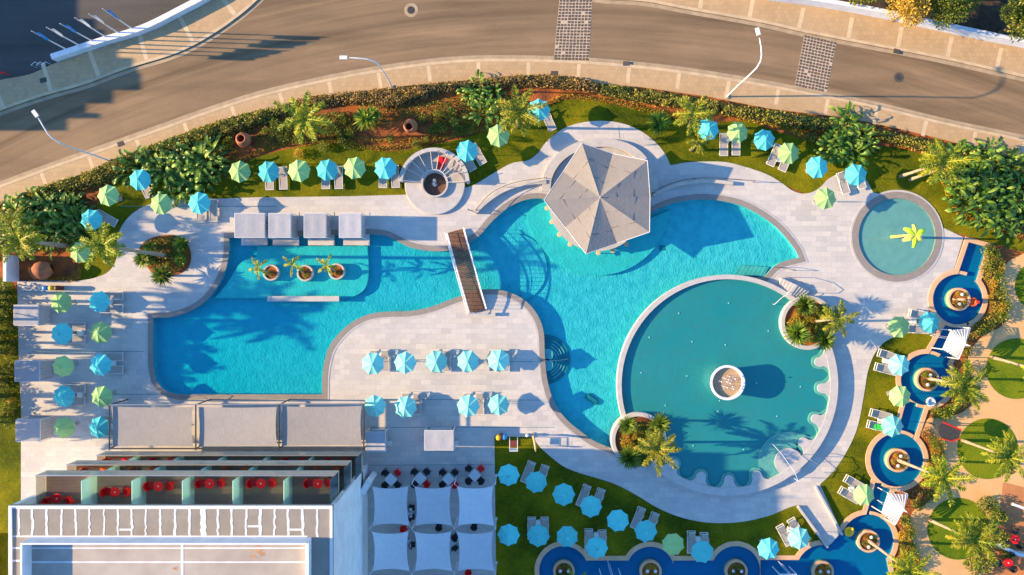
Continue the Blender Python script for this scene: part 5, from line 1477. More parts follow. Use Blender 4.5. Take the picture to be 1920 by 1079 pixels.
rows = [
    ('parasols in the corner of lawn and hedge on the left', [(259, 337, 'b', 'half covered by the banana plants above the left deck'), (200, 368, 'g', 'on the small lawn left of the banana plants'), (298, 383, 'g', 'at the curved edge of the left deck'),
        (371, 382, 'b', 'on the deck edge with two loungers, right of a green one'), (167, 412, 'b', 'partly under the crown of the tall left palm'), (147, 474, 'g', 'beside the soil square with the large jar')]),
    ('parasols on the lawn above the row of cabanas', [(x, y, c, f'{ORD[i]} from the left on the lawn above the cabanas') for i, (x, y, c) in enumerate([(448, 321, 'g'), (503, 322, 'b'), (558, 320, 'g'), (611, 319, 'b'), (664, 316, 'g'), (722, 315, 'b')])]),
    ('parasols between fire pit and road hedge', [(874, 283, 'b', 'beside two loungers at the upper right of the fire pit'), (934, 254, 'g', 'alone on the lawn left of the golden palm'), (1011, 206, 'b', 'close to the hedge beside the golden palm')]),
    ('parasols on the lawn right of the bar canopy', [(1329, 243, 'b', 'leftmost on the lawn right of the bar canopy'), (1384, 249, 'g', 'above two loungers side by side right of the bar canopy'), (1436, 261, 'b', 'third from the left on the upper right lawn'),
        (1480, 286, 'g', 'fourth from the left on the upper right lawn, two loungers'), (1533, 313, 'b', 'on the lawn bay that dips into the deck'), (1607, 329, 'b', 'at the upper left of the paddling pool'), (1549, 373, 'g', 'alone on the bare deck left of the paddling pool')]),
    ('parasols on the left deck', [(x, y, c, f'{ORD[i // 2]} from the top in the {"left" if i % 2 == 0 else "right"} column of the left deck') for i, (x, y, c) in enumerate(
        [(110, 569, 'g'), (184, 568, 'b'), (113, 628, 'b'), (185, 626, 'g'), (115, 687, 'g'), (187, 686, 'b'), (116, 745, 'b'), (188, 744, 'g'), (117, 804, 'g'), (186, 803, 'b')])]),
    ('parasols in the upper row on the middle deck', [(x, y, 'p', f'{ORD[i]} from the left in the upper row on the middle deck') for i, (x, y) in enumerate([(698, 682), (758, 682), (818, 680), (878, 680), (935, 678)])]),
    ('parasols in the lower row on the middle deck', [(x, y, 'p', f'{ORD[i]} from the left in the lower row on the middle deck') for i, (x, y) in enumerate([(702, 764), (760, 764), (877, 762), (936, 760)])]),
    ('parasols beside the round stream pools', [(1687, 615, 'g', 'on the deck edge left of the uppermost stream pool'), (1746, 606, 'b', 'overhanging the uppermost round stream pool'), (1690, 687, 'p', 'with two loungers left of the second stream pool'),
        (1691, 745, 'g', 'at the lower left rim of the second stream pool'), (1676, 800, 'p', 'beside the lounger with a green towel'), (1623, 932, 'g', 'beside the lower white slatted shelter')]),
    ('parasols in the diagonal row on the lower lawn', [(x, y, 'b', f'{ORD[i]} from the left in the diagonal row on the lower lawn') for i, (x, y) in enumerate([(954, 893), (1005, 906), (1057, 930), (1109, 953), (1160, 979), (1212, 998)])]),
    ('parasols in the bottom row on the lower lawn', [(x, y, c, f'{ORD[i]} from the left in the bottom row on the lower lawn') for i, (x, y, c) in enumerate(
        [(955, 1006, 'b'), (1010, 1008, 'b'), (1064, 1009, 'b'), (1120, 1030, 'b'), (1264, 1024, 'g'), (1319, 1038, 'b'), (1444, 1032, 'b'), (1502, 1013, 'p')])]),
]
for grp, items in rows:
    for (x, y, c, txt) in items: parasol(x, y, c, txt, grp)

# ================================================================== LOUNGERS
def lounger_proto():
    t = thing('sun_lounger', 'x', 'sun lounger')
    Ln, W_ = 2.12, .72
    mb = MB()
    for sy in (-1, 1): mb.box((0, sy * W_ / 2, .32), (Ln, .055, .07))
    for sx in (-1, 1): mb.box((sx * (Ln / 2 - .03), 0, .32), (.06, W_ - .06, .07))
    mb.box((.30, 0, .315), (.05, W_ - .06, .05))
    mb.build('frame', M['lframe'], t)
    mb = MB(); n = 8; vs = []; fs = []
    for k in range(n + 1):
        x = -Ln / 2 + .07 + (1.30) * k / n; z = .345 - .03 * math.sin(PI * k / n)
        vs += [(x, -W_ / 2 + .045, z + .01), (x, W_ / 2 - .045, z + .01)]
    for k in range(n): fs.append((2 * k, 2 * k + 2, 2 * k + 3, 2 * k + 1))
    mb.add(vs, fs).build('seat', M['sling'], t)
    bz = R(17); lb = .70
    bk = MB().box((.30 + lb / 2 * math.cos(bz), 0, .37 + lb / 2 * math.sin(bz)), (lb, W_ - .11, .02), ry=-bz).build('backrest', M['sling'], t)
    MB().box((.30 + lb * math.cos(bz), 0, .38 + lb * math.sin(bz)), (.05, W_ - .06, .05)).build('head_bar', M['lframe'], bk)
    for sx in (-1, 1):
        for sy in (-1, 1):
            MB().tube([(sx * (Ln / 2 - .28), sy * W_ / 2, .3), (sx * (Ln / 2 - .2), sy * W_ / 2, 0)], .025, 6).build('leg', M['lframe'], t)
    for sy in (-1, 1):
        MB().tube([(.1, sy * (W_ / 2 + .02), .36), (.16, sy * (W_ / 2 + .03), .52), (.45, sy * (W_ / 2 + .03), .53), (.5, sy * (W_ / 2 + .02), .37)], .018, 5).build('armrest', M['lframe'], t)
    return t
lp = lounger_proto()
def lounger(x, y, head, label, grp='sun loungers round the pools', z0=.05):
    a = V(x, y, .35)
    return place(lp, (a[0], a[1], z0), R(head), label, grp)
LO = [
    # x, y, direction of the head end (deg, 0 = right, 90 = up)
    (505, 336, 92, 'left lounger under the second parasol on the lawn above the cabanas'), (531, 335, 92, 'right lounger beside the second parasol on the lawn above the cabanas'),
    (611, 334, 90, 'left lounger under the fourth parasol on the lawn above the cabanas'), (635, 334, 91, 'right lounger beside the fourth parasol on the lawn above the cabanas'),
    (718, 332, 90, 'left lounger under the sixth parasol on the lawn above the cabanas'), (741, 332, 93, 'right lounger beside the sixth parasol, next to the fire pit'),
    (877, 302, 120, 'left of two tilted loungers at the upper right of the fire pit'), (896, 290, 120, 'right of two tilted loungers at the upper right of the fire pit'),
    (1028, 226, 115, 'single lounger beside the parasol close to the hedge and golden palm'),
    (272, 352, 115, 'pale lounger below the parasol half covered by banana plants'), (200, 410, 150, 'dark-shaded tilted lounger beside the parasol under the tall left palm'),
    (376, 397, 90, 'left lounger below the light blue parasol on the upper left deck edge'), (400, 396, 90, 'right lounger below the light blue parasol on the upper left deck edge'),
    (1357, 272, 90, 'left of two loungers side by side under the green parasol right of the canopy'), (1380, 271, 90, 'right of two loungers side by side under the green parasol right of the canopy'),
    (1452, 292, 66, 'left of two loungers below the fourth parasol on the upper right lawn'), (1474, 302, 66, 'right of two loungers below the fourth parasol on the upper right lawn'),
    (1581, 344, 107, 'lounger on the deck left of the parasol by the paddling pool'), (1611, 334, 107, 'lounger mostly hidden under the parasol by the paddling pool'),
]
for i, (y1, y2) in enumerate([(555, 580), (670, 694), (788, 811)]):
    for j, y in enumerate((y1, y2)): LO.append((210, y, 180, f'{"upper" if j == 0 else "lower"} lounger right of the {["first", "third", "fifth"][i]} parasol in the right column of the left deck'))
for i, (y1, y2) in enumerate([(613, 637), (729, 753)]):
    for j, y in enumerate((y1, y2)): LO.append((139, y, 180, f'{"upper" if j == 0 else "lower"} lounger right of the {["second", "fourth"][i]} parasol in the left column of the left deck'))
for i, (x1, x2) in enumerate([(701, 722), (816, 837), (925, 947)]):
    for j, x in enumerate((x1, x2)): LO.append((x, 677, 90, f'{"left" if j == 0 else "right"} lounger at the {["first", "third", "fifth"][i]} parasol, upper row on the middle deck'))
for i, (x1, x2) in enumerate([(761, 782), (877, 899)]):
    for j, x in enumerate((x1, x2)): LO.append((x, 757, 90, f'{"left" if j == 0 else "right"} lounger at the {["second", "third"][i]} parasol, lower row on the middle deck'))
LO += [(1724, 591, 170, 'upper lounger left of the parasol over the uppermost stream pool'), (1720, 618, 176, 'lower lounger between the two parasols by the uppermost stream pool'),
       (1666, 668, 161, 'upper of two loungers left of the second stream pool'), (1660, 693, 165, 'lower of two loungers left of the second stream pool'),
       (1651, 779, 165, 'plain lounger above the one with the green towel'), (1646, 800, 167, 'lounger with a bright green towel lying on it'),
       (1602, 907, 150, 'upper of two tilted loungers left of the lower green parasol'), (1592, 929, 150, 'lower of two tilted loungers left of the lower green parasol'),
       (1471, 1004, 118, 'left of two tilted loungers near the foot of the stone walkway'), (1492, 992, 118, 'right of two tilted loungers near the foot of the stone walkway')]
for i, (x1, y1, x2, y2) in enumerate([(990, 886, 1016, 893), (1094, 930, 1121, 937), (1196, 972, 1222, 982)]):
    LO += [(x1, y1, 68, f'left of two tilted loungers at the {["second", "fourth", "sixth"][i]} parasol of the diagonal row'), (x2, y2, 70, f'right of two tilted loungers at the {["second", "fourth", "sixth"][i]} parasol of the diagonal row')]
for i, (x1, y1, x2, y2) in enumerate([(997, 991, 1021, 991), (1104, 1013, 1129, 1015), (1296, 1017, 1320, 1020)]):
    LO += [(x1, y1, 90, f'left of two upright loungers at the {["second", "fourth", "sixth"][i]} parasol of the bottom row'), (x2, y2, 90, f'right of two upright loungers at the {["second", "fourth", "sixth"][i]} parasol of the bottom row')]
for x, y, h, lb in LO: lounger(x, y, h, lb)
towel = MB().box((-.1, 0, .375), (1.0, .5, .03)).box((.3, .05, .40), (.4, .4, .03), rz=.3).build('towel', M['towel'], loc=(V(1644, 801, .4)[0], V(1644, 801, .4)[1], .06))
towel.rotation_euler = (0, 0, R(167)); tag(towel, 'bright green towel on a lounger left of the third stream pool', 'towel')
stp = thing('side_table', 'x', 'side table')
MB().box((0, 0, .40), (.46, .46, .04)).build('tabletop', M['lframe'], stp)
MB().box((0, 0, .21), (.40, .40, .34)).build('box', M['white_metal'], stp)
for i, (x, y, lb) in enumerate([(205, 567, 'first row of the left deck'), (212, 682, 'third row of the left deck'), (150, 625, 'second row of the left deck'), (150, 741, 'fourth row of the left deck'), (214, 800, 'lowest row of the left deck'),
        (711, 664, 'first parasol in the upper middle row'), (826, 664, 'third parasol in the upper middle row'), (936, 661, 'fifth parasol in the upper middle row'), (771, 744, 'second parasol in the lower middle row'), (888, 744, 'third parasol in the lower middle row'),
        (1661, 678, 'second stream pool'), (1652, 790, 'lounger with the green towel'), (1597, 918, 'lower green parasol by the stream'), (1713, 603, 'uppermost stream pool'), (1482, 994, 'foot of the stone walkway'),
        (1009, 981, 'second parasol of the bottom lawn row'), (1118, 1004, 'fourth parasol of the bottom lawn row'), (1309, 1012, 'sixth parasol of the bottom lawn row'), (1366, 262, 'green parasol right of the bar canopy'), (1461, 300, 'fourth parasol of the upper right lawn')]):
    a = V(x, y, .4); place(stp, (a[0], a[1], .05), R(random.uniform(-12, 12)), 'small white side table between the loungers at the ' + lb, 'white side tables')
for (x, y, nm) in ((716, 832, 'left'), (855, 832, 'right')):
    a = V(x + 14 if nm == 'left' else x, y, .4); dup(stp, (a[0], a[1], .055), 0, f'small white table right of the {nm} cabana on the lower terrace', 'white side tables')

# ================================================================== FOLIAGE
def leaves(pts, dirs, ln, wd, tilt=None, fold=.25):
    """folded leaf blades: pts base points, dirs directions (N,3)"""
    n = len(pts); d = dirs / np.linalg.norm(dirs, axis=1, keepdims=True)
    up = rng.normal(size=(n, 3)) * (.6 if tilt is None else tilt) + np.array([0, 0, 1.0])
    s = np.cross(d, up); s /= np.linalg.norm(s, axis=1, keepdims=True) + 1e-9
    nn = np.cross(s, d)
    ln = np.asarray(ln).reshape(-1, 1) * np.ones((n, 1)); wd = np.asarray(wd).reshape(-1, 1) * np.ones((n, 1))
    b = pts; t = pts + d * ln - nn * ln * .08
    m = pts + d * ln * .45
    l = m + s * wd * .5 + nn * wd * fold; r = m - s * wd * .5 + nn * wd * fold
    V_ = np.stack([b, l, t, r], axis=1).reshape(-1, 3)
    Q = np.arange(4 * n).reshape(-1, 4)
    return V_, Q
def join(parts):
    vs = []; qs = []; o = 0
    for v, q in parts:
        vs.append(v); qs.append(q + o); o += len(v)
    return np.concatenate(vs), np.concatenate(qs)
def sphere_dirs(n, up=.0):
    v = rng.normal(size=(n, 3)); v[:, 2] += up
    return v / np.linalg.norm(v, axis=1, keepdims=True)

def hedge(name, label, poly_px, h, density, mat, size=.17, core=True, cat='hedge', kind=None, loose=.25, smooth_n=4, z0=0.0):
    poly = curve(poly_px, n=smooth_n)
    a = np.array(poly); mn, mx = a.min(0), a.max(0)
    area = abs(sum(poly[i][0] * poly[(i + 1) % len(poly)][1] - poly[(i + 1) % len(poly)][0] * poly[i][1] for i in range(len(poly)))) / 2
    n = int(area * density); pts = []
    while sum(len(p) for p in pts) < n:
        q = rng.uniform(mn, mx, size=(n * 2, 2)); q = q[inside(poly, q[:, 0], q[:, 1])]; pts.append(q)
    q = np.concatenate(pts)[:n]
    # distance to the outline gives a rounded shoulder
    b = np.roll(a, -1, axis=0); dd = np.full(len(q), 9.0)
    for i in range(len(a)):
        e = b[i] - a[i]; L2 = max((e ** 2).sum(), 1e-9); t = np.clip(((q - a[i]) @ e) / L2, 0, 1)
        dd = np.minimum(dd, np.linalg.norm(q - a[i] - t[:, None] * e, axis=1))
    bumpy = .16 * np.sin(q[:, 0] * 1.7 + 1) * np.sin(q[:, 1] * 2.3) + .12 * np.sin(q[:, 0] * 4.1) * np.cos(q[:, 1] * 3.7)
    zt = h * (np.clip(dd / .45, 0, 1) ** .45) * (1 + bumpy)
    f = rng.random(len(q)); z = zt * (1 - .45 * f ** 2.2) + z0 + rng.normal(size=len(q)) * .03
    P3 = np.column_stack([q, z])
    D = sphere_dirs(len(q), .5)
    s = size * rng.uniform(.6, 1.5, len(q))
    v, Q = leaves(P3, D, s, s * .62)
    cx_, cy_ = a.mean(0)
    v[:, 0] -= cx_; v[:, 1] -= cy_
    o = np_mesh(name, v, Q, mat); o.location = (cx_, cy_, 0)
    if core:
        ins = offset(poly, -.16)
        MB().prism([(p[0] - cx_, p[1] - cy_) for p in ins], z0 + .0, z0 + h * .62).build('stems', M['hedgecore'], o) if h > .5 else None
    if kind: o['kind'] = kind
    else: tag(o, label, cat)
    return o

# --- palm crowns
def frond(L, droop, nl=30, wide=.5, lean=.55, flat=.25):
    """one feather leaf along +x, returns quads"""
    parts = []
    t = np.linspace(0, 1, nl)
    x = L * t * np.cos(droop * t * .6); z = L * (lean * t - droop * .62 * t ** 2)
    mid = np.column_stack([x, np.zeros(nl), z])
    tan = np.gradient(mid, axis=0); tan /= np.linalg.norm(tan, axis=1, keepdims=True)
    # rib
    for k in range(0, nl - 1, 2):
        w_ = .05 * (1 - t[k]) + .012; k2 = min(k + 2, nl - 1); w2 = .05 * (1 - t[k2]) + .012
        parts.append((np.array([mid[k] + [0, w_, 0], mid[k2] + [0, w2, 0], mid[k2] - [0, w2, 0], mid[k] - [0, w_, 0]]), np.array([[0, 1, 2, 3]])))
    m = nl * 4; tt = np.sort(rng.uniform(.07, 1.0, m)); b = np.column_stack([np.interp(tt, t, mid[:, k]) for k in range(3)])
    tn = np.column_stack([np.interp(tt, t, tan[:, k]) for k in range(3)])
    ln = wide * (np.sin(np.clip(tt, 0, 1) * PI * .85 + .3) * .8 + .22) * rng.uniform(.75, 1.15, m)
    sd = np.where(rng.random(m) < .5, -1.0, 1.0); el = rng.uniform(-1.05, .55, m)
    d = tn * (.55 + .45 * tt[:, None]) + np.column_stack([rng.normal(size=m) * .12, sd * np.cos(el), np.sin(el)])
    parts.append(leaves(b, d, ln, .062, tilt=.5, fold=.1))
    return join(parts)
def crown(n, L, seed, wide=.5, upness=.55, nl=30):
    global rng
    rng = np.random.default_rng(seed)
    parts = []
    for k in range(n):
        ring_ = k / n
        az = k * 2.39996 + rng.normal() * .12
        lean = .95 - 1.15 * ring_ + rng.normal() * .08
        dr = .75 + .35 * ring_ + rng.normal() * .08
        Lk = L * (.72 + .3 * math.sin(PI * min(1, ring_ + .25))) * rng.uniform(.9, 1.06)
        v, q = frond(Lk, dr, nl, wide * rng.uniform(.85, 1.1), lean * upness / .55)
        tw = rng.normal() * .35; c, s = math.cos(tw), math.sin(tw)
        y, z = v[:, 1].copy(), v[:, 2].copy(); 
        c, s = math.cos(az), math.sin(az); x = v[:, 0].copy()
        v[:, 0] = x * c - y * s; v[:, 1] = x * s + y * c
        parts.append((v, q))
    return join(parts)
CRV = {}
for key, (n, L_, sd, wd, up, nl) in {'a': (17, 2.7, 3, .50, .62, 40), 'b': (13, 2.5, 5, .50, .45, 38), 'c': (7, 1.9, 8, .34, .4, 26), 'd': (20, 2.8, 12, .50, .55, 40), 'e': (9, 2.3, 21, .46, .5, 34)}.items():
    v, q = crown(n, L_, sd, wd, up, nl); CRV[key] = (v, q)
CRM = {}
def palm(label, base, z0, top, h, key, s=1.0, mat='palm', tr=.13, name='palm_tree', grp=None, rot=None):
    """base: photo pixel on the ground, top: photo pixel of the crown's heart at height h"""
    b = P(*base); a = V(*top, h)
    t = thing(name, label, 'palm tree', (b[0], b[1], z0), 0, grp)
    tp = Vector((a[0] - b[0], a[1] - b[1], h - z0))
    pts = []; rr_ = []
    for k in range(9):
        u = k / 8; pts.append((tp.x * u ** 1.15, tp.y * u ** 1.15, tp.z * u)); rr_.append(tr * (1.35 - .5 * min(1, u * 2.5) + (.12 if k % 2 else 0) + (.35 if k == 8 else 0)))
    MB().tube(pts, rr_, 10).build('trunk', M['trunk'], t, smooth=True)
    ck = (key, mat)
    if ck not in CRM:
        o = np_mesh('crown', *CRV[key], M[mat]); CRM[ck] = o.data
    else:
        o = bpy.data.objects.new('crown', CRM[ck]); COL.objects.link(o)
    o.parent = t; o.location = tp; o.scale = (s, s, s); o.rotation_euler = (0, 0, random.uniform(0, 6.28) if rot is None else R(rot))
    return t
palm('tall feathery palm over the upper hedge, left of the two terracotta pots', (590, 262), 0, (572, 224), 5.0, 'a', 1.0, 'palm')
palm('tall golden palm at the upper edge left of the bar canopy', (968, 240), 0, (972, 212), 5.5, 'a', .95, 'palmy')
palm('golden palm with upright fronds at the hedge right of the bar canopy', (1290, 240), 0, (1300, 215), 4.8, 'b', .9, 'palmy')
palm('small palm with pale trunk on the lawn right of the bar canopy', (1295, 282), 0, (1310, 270), 2.6, 'e', .55, 'palmy')
palm('palm with pale leaning trunk above the paddling pool', (1687, 332), .03, (1768, 305), 5.6, 'a', .95, 'palm')
palm('second slim leaning palm above the paddling pool', (1705, 338), .03, (1762, 318), 4.2, 'e', .8, 'palmy')
palm('very tall palm leaning left from the oval bed in the left deck', (314, 480), .05, (192, 462), 10.2, 'a', .85, 'palm', .17)
palm('palm with thick leaning trunk above the soil square at the left', (128, 462), 0, (36, 452), 6.2, 'd', .85, 'palm', .2)
palm('bushy palm at the left edge above the white wall panel', (60, 470), 0, (22, 425), 5.0, 'b', .9, 'palm')
palm('wide golden palm rising from the north-east planter of the round pool', (1520, 603), .7, (1572, 598), 4.6, 'b', .78, 'palmy', .11)
palm('golden palm rising from the south-west planter of the round pool', (1205, 828), .7, (1232, 842), 4.0, 'a', .88, 'palmy', .13)
for i, (x, y, tx, ty) in enumerate([(508, 512, 484, 503), (572, 513, 549, 497), (631, 510, 612, 498)]):
    palm(f'small wispy palm in the {["left", "middle", "right"][i]} planter of the left pool', (x, y), .2, (tx, ty), 3.0, 'c', .62, 'palmy', .05, grp='small palms in the left pool')
palm('leaning palm in the second round stream pool', (1738, 710), .2, (1808, 722), 4.8, 'd', .9, 'palm', .13)
palm('leaning palm in the third round stream pool', (1680, 862), .2, (1770, 898), 5.4, 'a', .9, 'palm', .13)
palm('leaning palm in the fourth round stream pool at the lower right', (1625, 1012), .2, (1705, 1072), 5.6, 'a', .85, 'palm', .13)
palm('palm on the middle of the three round garden lawns', (1803, 826), .06, (1890, 858), 6.0, 'd', .85, 'palm', .12)
palm('palm on the lowest round garden lawn by the cafe terrace', (1742, 975), .06, (1828, 1014), 6.0, 'd', .95, 'palm', .13)
palm('palm at the right edge on the upper round garden lawn', (1856, 670), .06, (1962, 700), 6.2, 'a', .9, 'palm', .12)
palm('palm cut by the bottom edge in the leftmost stream pool', (1057, 1078), .2, (1082, 1092), 3.6, 'c', .75, 'palm', .1)
for i, (x, y, tx, ty) in enumerate([(1785, 562, 1806, 563)]):
    t = thing('tree_stump', 'short pale palm stump in the uppermost stream planter', 'stump', P(x, y, .2)); MB().tube([(0, 0, 0), (.0, 0, .8), (.02, 0, 1.6)], [.13, .12, .11], 10).build('trunk', M['trunk'], t)
# palms beyond the left edge whose shadows cross the deck and the left pool
for i, (x, y, h, s) in enumerate([(-40, 548, 8.0, 1.0), (-75, 575, 9.0, 1.1), (-60, 596, 8.6, 1.1), (-30, 622, 5.0, 1.0), (-190, 560, 9.2, 1.0), (-100, 660, 6.0, .9), (-60, 700, 5.2, 1.0), (-90, 742, 5.0, .95), (-60, 780, 5.6, 1.0), (-150, 640, 7.0, 1.0), (-260, 395, 8.0, 1.0), (-330, 420, 9.0, 1.0), (-45, 655, 4.6, 1.1), (-25, 712, 4.2, 1.0), (-50, 740, 4.0, 1.0), (-30, 790, 4.2, 1.0)]):
    palm('palm tree beyond the left edge of the deck, %s of sixteen' % ['first', 'second', 'third', 'fourth', 'fifth', 'sixth', 'seventh', 'eighth', 'ninth', 'tenth', 'eleventh', 'twelfth', 'thirteenth', 'fourteenth', 'fifteenth', 'sixteenth'][i], (x, y), 0, (x * 1.0 - 8 - (960 - x) * h / HC, y + (y - 540) * h / HC), h, 'ad'[i % 2], s, 'palm', .14, grp='palms beyond the left edge')

# --- rosettes
def rosette(n, L_, seed, wd=.07):
    global rng
    rng = np.random.default_rng(seed)
    el = np.arcsin(rng.uniform(-.1, .95, n)); az = np.arange(n) * 2.39996
    d = np.column_stack([np.cos(el) * np.cos(az), np.cos(el) * np.sin(az), np.sin(el)])
    ln = L_ * rng.uniform(.8, 1.05, n) * (1 - .25 * np.sin(np.clip(el, 0, 2)))
    v, q = leaves(d * .06, d, ln, wd, tilt=.1, fold=.15)
    return v, q
RO = {'y': rosette(190, 1.05, 31, .085), 'c': rosette(120, .98, 33, .10), 'z': rosette(70, .9, 35, .14)}
ROM = {}
def rosette_plant(label, x, y, z, h, key, s, mat='cycad', grp=None):
    a = V(x, y, z + h)
    t = thing('rosette_plant', label, 'plant', (a[0], a[1], z), 0, grp)
    MB().tube([(0, 0, 0), (0, 0, h)], [.12, .09], 8).build('stem', M['trunk'], t)
    ck = (key, mat)
    if ck not in ROM: o = np_mesh('leaf_rosette', *RO[key], M[mat]); ROM[ck] = o.data
    else: o = bpy.data.objects.new('leaf_rosette', ROM[ck]); COL.objects.link(o)
    o.parent = t; o.location = (0, 0, h); o.scale = (s, s, s); o.rotation_euler = (0, 0, random.uniform(0, 6))
for x, y, z, h, k, s, lb in [
    (1508, 573, .75, 1.5, 'y', .98, 'round spiky rosette at the top of the north-east planter of the round pool'), (1493, 626, .75, 1.2, 'y', 1.12, 'large spiky rosette at the lower left of the north-east planter'),
    (1545, 638, .75, 1.0, 'y', .98, 'dark spiky rosette at the bottom of the north-east planter'), (1177, 797, .75, .9, 'y', .85, 'spiky rosette at the top left of the south-west planter of the round pool'),
    (1238, 796, .75, 1.6, 'y', .95, 'bright spiky rosette at the top right of the south-west planter'), (1181, 858, .75, .8, 'y', 1.05, 'dark spiky rosette at the bottom of the south-west planter'),
    (305, 517, .08, 1.2, 'c', 1.05, 'spiky rosette at the lower edge of the oval bed in the left deck'), (268, 487, .08, 1.3, 'c', .85, 'spiky rosette at the left edge of the oval bed'),
    (340, 458, .08, .7, 'c', .8, 'spiky rosette in the upper right of the oval bed'), (282, 466, .08, .9, 'c', .7, 'small spiky rosette in the upper left of the oval bed'), (338, 488, .08, .6, 'z', .7, 'low rosette on the right side of the oval bed'),
    (686, 222, 0, 1.1, 'z', 1.25, 'dark fan-leaved plant left of the terracotta pot between the palms'), (1236, 232, 0, .8, 'c', 1.15, 'dark rosette plant on the lawn above the bar canopy'), (700, 215, 0, .9, 'z', .8, 'small fan-leaved plant under the upper hedge'),
    ]:
    rosette_plant(lb, x, y, z, h, k, s * 1.2)

# --- banana-like clumps
def banana(seed, n=16, L_=1.0):
    global rng
    rng = np.random.default_rng(seed); parts = []
    for k in range(n):
        az = k * 2.39996 + rng.normal() * .2; el = R(rng.uniform(35, 80)); hh = rng.uniform(.5, 1.5)
        b = np.array([math.cos(az) * .25, math.sin(az) * .25, 0]); d = np.array([math.cos(az) * math.cos(el), math.sin(az) * math.cos(el), math.sin(el)])
        s = np.array([-math.sin(az), math.cos(az), 0]); m = 7; L = L_ * rng.uniform(.75, 1.15); W_ = .135 * rng.uniform(.7, 1.3)
        st = b + d * hh
        parts.append((np.array([b - s * .02, b + s * .02, st + s * .02, st - s * .02]), np.array([[0, 1, 2, 3]])))
        vs = []; p = st.copy(); e = el
        for i in range(m + 1):
            u = i / m; w_ = W_ * (math.sin(PI * min(1, u * .9 + .07)) ** .6)
            vs += [p - s * w_ + np.array([0, 0, .25 * w_]), p.copy(), p + s * w_ + np.array([0, 0, .25 * w_])]
            e -= R(rng.uniform(10, 20)); p = p + np.array([math.cos(az) * math.cos(e), math.sin(az) * math.cos(e), math.sin(e)]) * L / m
        q = []
        for i in range(m):
            q += [[3 * i, 3 * i + 1, 3 * i + 4, 3 * i + 3], [3 * i + 1, 3 * i + 2, 3 * i + 5, 3 * i + 4]]
        parts.append((np.array(vs), np.array(q)))
    return join(parts)
BN = [np_mesh('tmp', *banana(s_, n_, l_), M['banana']) for s_, n_, l_ in ((41, 34, .85), (43, 40, .75), (47, 28, 1.0))]
BNM = [o.data for o in BN]
for o in BN: bpy.data.objects.remove(o)
def big_leaf(label, x, y, s, k, grp=None, z=0):
    a = V(x, y, 1.6 * s)
    o = bpy.data.objects.new('broad_leaf_plant', BNM[k % 3]); COL.objects.link(o); o.location = (a[0], a[1], z); o.scale = (s, s, s * random.uniform(.85, 1.1)); o.rotation_euler = (0, 0, random.uniform(0, 6))
    return tag(o, label, 'plant', grp)
def ordw(n):
    a = ['', 'first', 'second', 'third', 'fourth', 'fifth', 'sixth', 'seventh', 'eighth', 'ninth', 'tenth', 'eleventh', 'twelfth', 'thirteenth', 'fourteenth', 'fifteenth', 'sixteenth', 'seventeenth', 'eighteenth', 'nineteenth', 'twentieth']
    if n <= 20: return a[n]
    return ['twenty', 'thirty'][n // 10 - 2] + '-' + a[n % 10] if n % 10 else 'thirtieth'
def ranks(spots):
    xs_ = [p[0] for p in spots]; ys_ = [p[1] for p in spots]
    ax_ = 0 if max(xs_) - min(xs_) > max(ys_) - min(ys_) else 1
    od = sorted(range(len(spots)), key=lambda i: spots[i][ax_]); rk = {i: k + 1 for k, i in enumerate(od)}
    return [ordw(rk[i]) + (' from the left' if ax_ == 0 else ' from the top') for i in range(len(spots))]
def clump(grp, label, spots, s0=1.0):
    rk = ranks(spots)
    for i, (x, y) in enumerate(spots): big_leaf(label + ', ' + rk[i], x, y, s0 * random.uniform(.8, 1.15), i, grp)
clump('banana plants behind the left parasols', 'broad-leaved plant in the clump above the left deck', [(255, 305), (280, 300), (305, 318), (330, 300), (345, 325), (372, 305), (300, 345), (325, 355), (352, 350), (380, 335), (400, 315), (240, 318), (360, 285), (318, 285), (388, 290), (335, 335)])
clump('broad-leaved plants at the left edge', 'broad-leaved plant in the growth at the upper left edge', [(30, 385), (55, 395), (85, 385), (110, 400), (70, 420), (40, 425), (95, 425), (130, 385), (15, 405), (115, 435), (55, 375), (85, 445), (12, 440), (150, 442), (140, 410)])
clump('broad-leaved plants by the upper hedge', 'broad-leaved plant by the hedge left of the golden palm', [(880, 172), (900, 180), (915, 195), (895, 160), (925, 172), (905, 210), (935, 205)], .8)
clump('broad-leaved plants by the upper right hedge', 'bright broad-leaved plant at the upper right hedge', [(1585, 245), (1605, 232), (1620, 252), (1600, 265), (1570, 265), (1630, 270), (1585, 285), (1560, 280), (1610, 288), (1595, 222)], .85)
clump('broad-leaved plants in the right bed', 'broad-leaved plant in the bed above the right stream', [(1800, 300), (1825, 290), (1850, 300), (1875, 310), (1900, 300), (1915, 320), (1810, 330), (1840, 335), (1865, 345), (1895, 350), (1815, 360), (1845, 370), (1880, 380), (1910, 375), (1850, 400), (1885, 410), (1912, 405), (1825, 385), (1868, 322), (1790, 318), (1930, 345), (1930, 400), (1900, 425), (1860, 285)], 1.0)

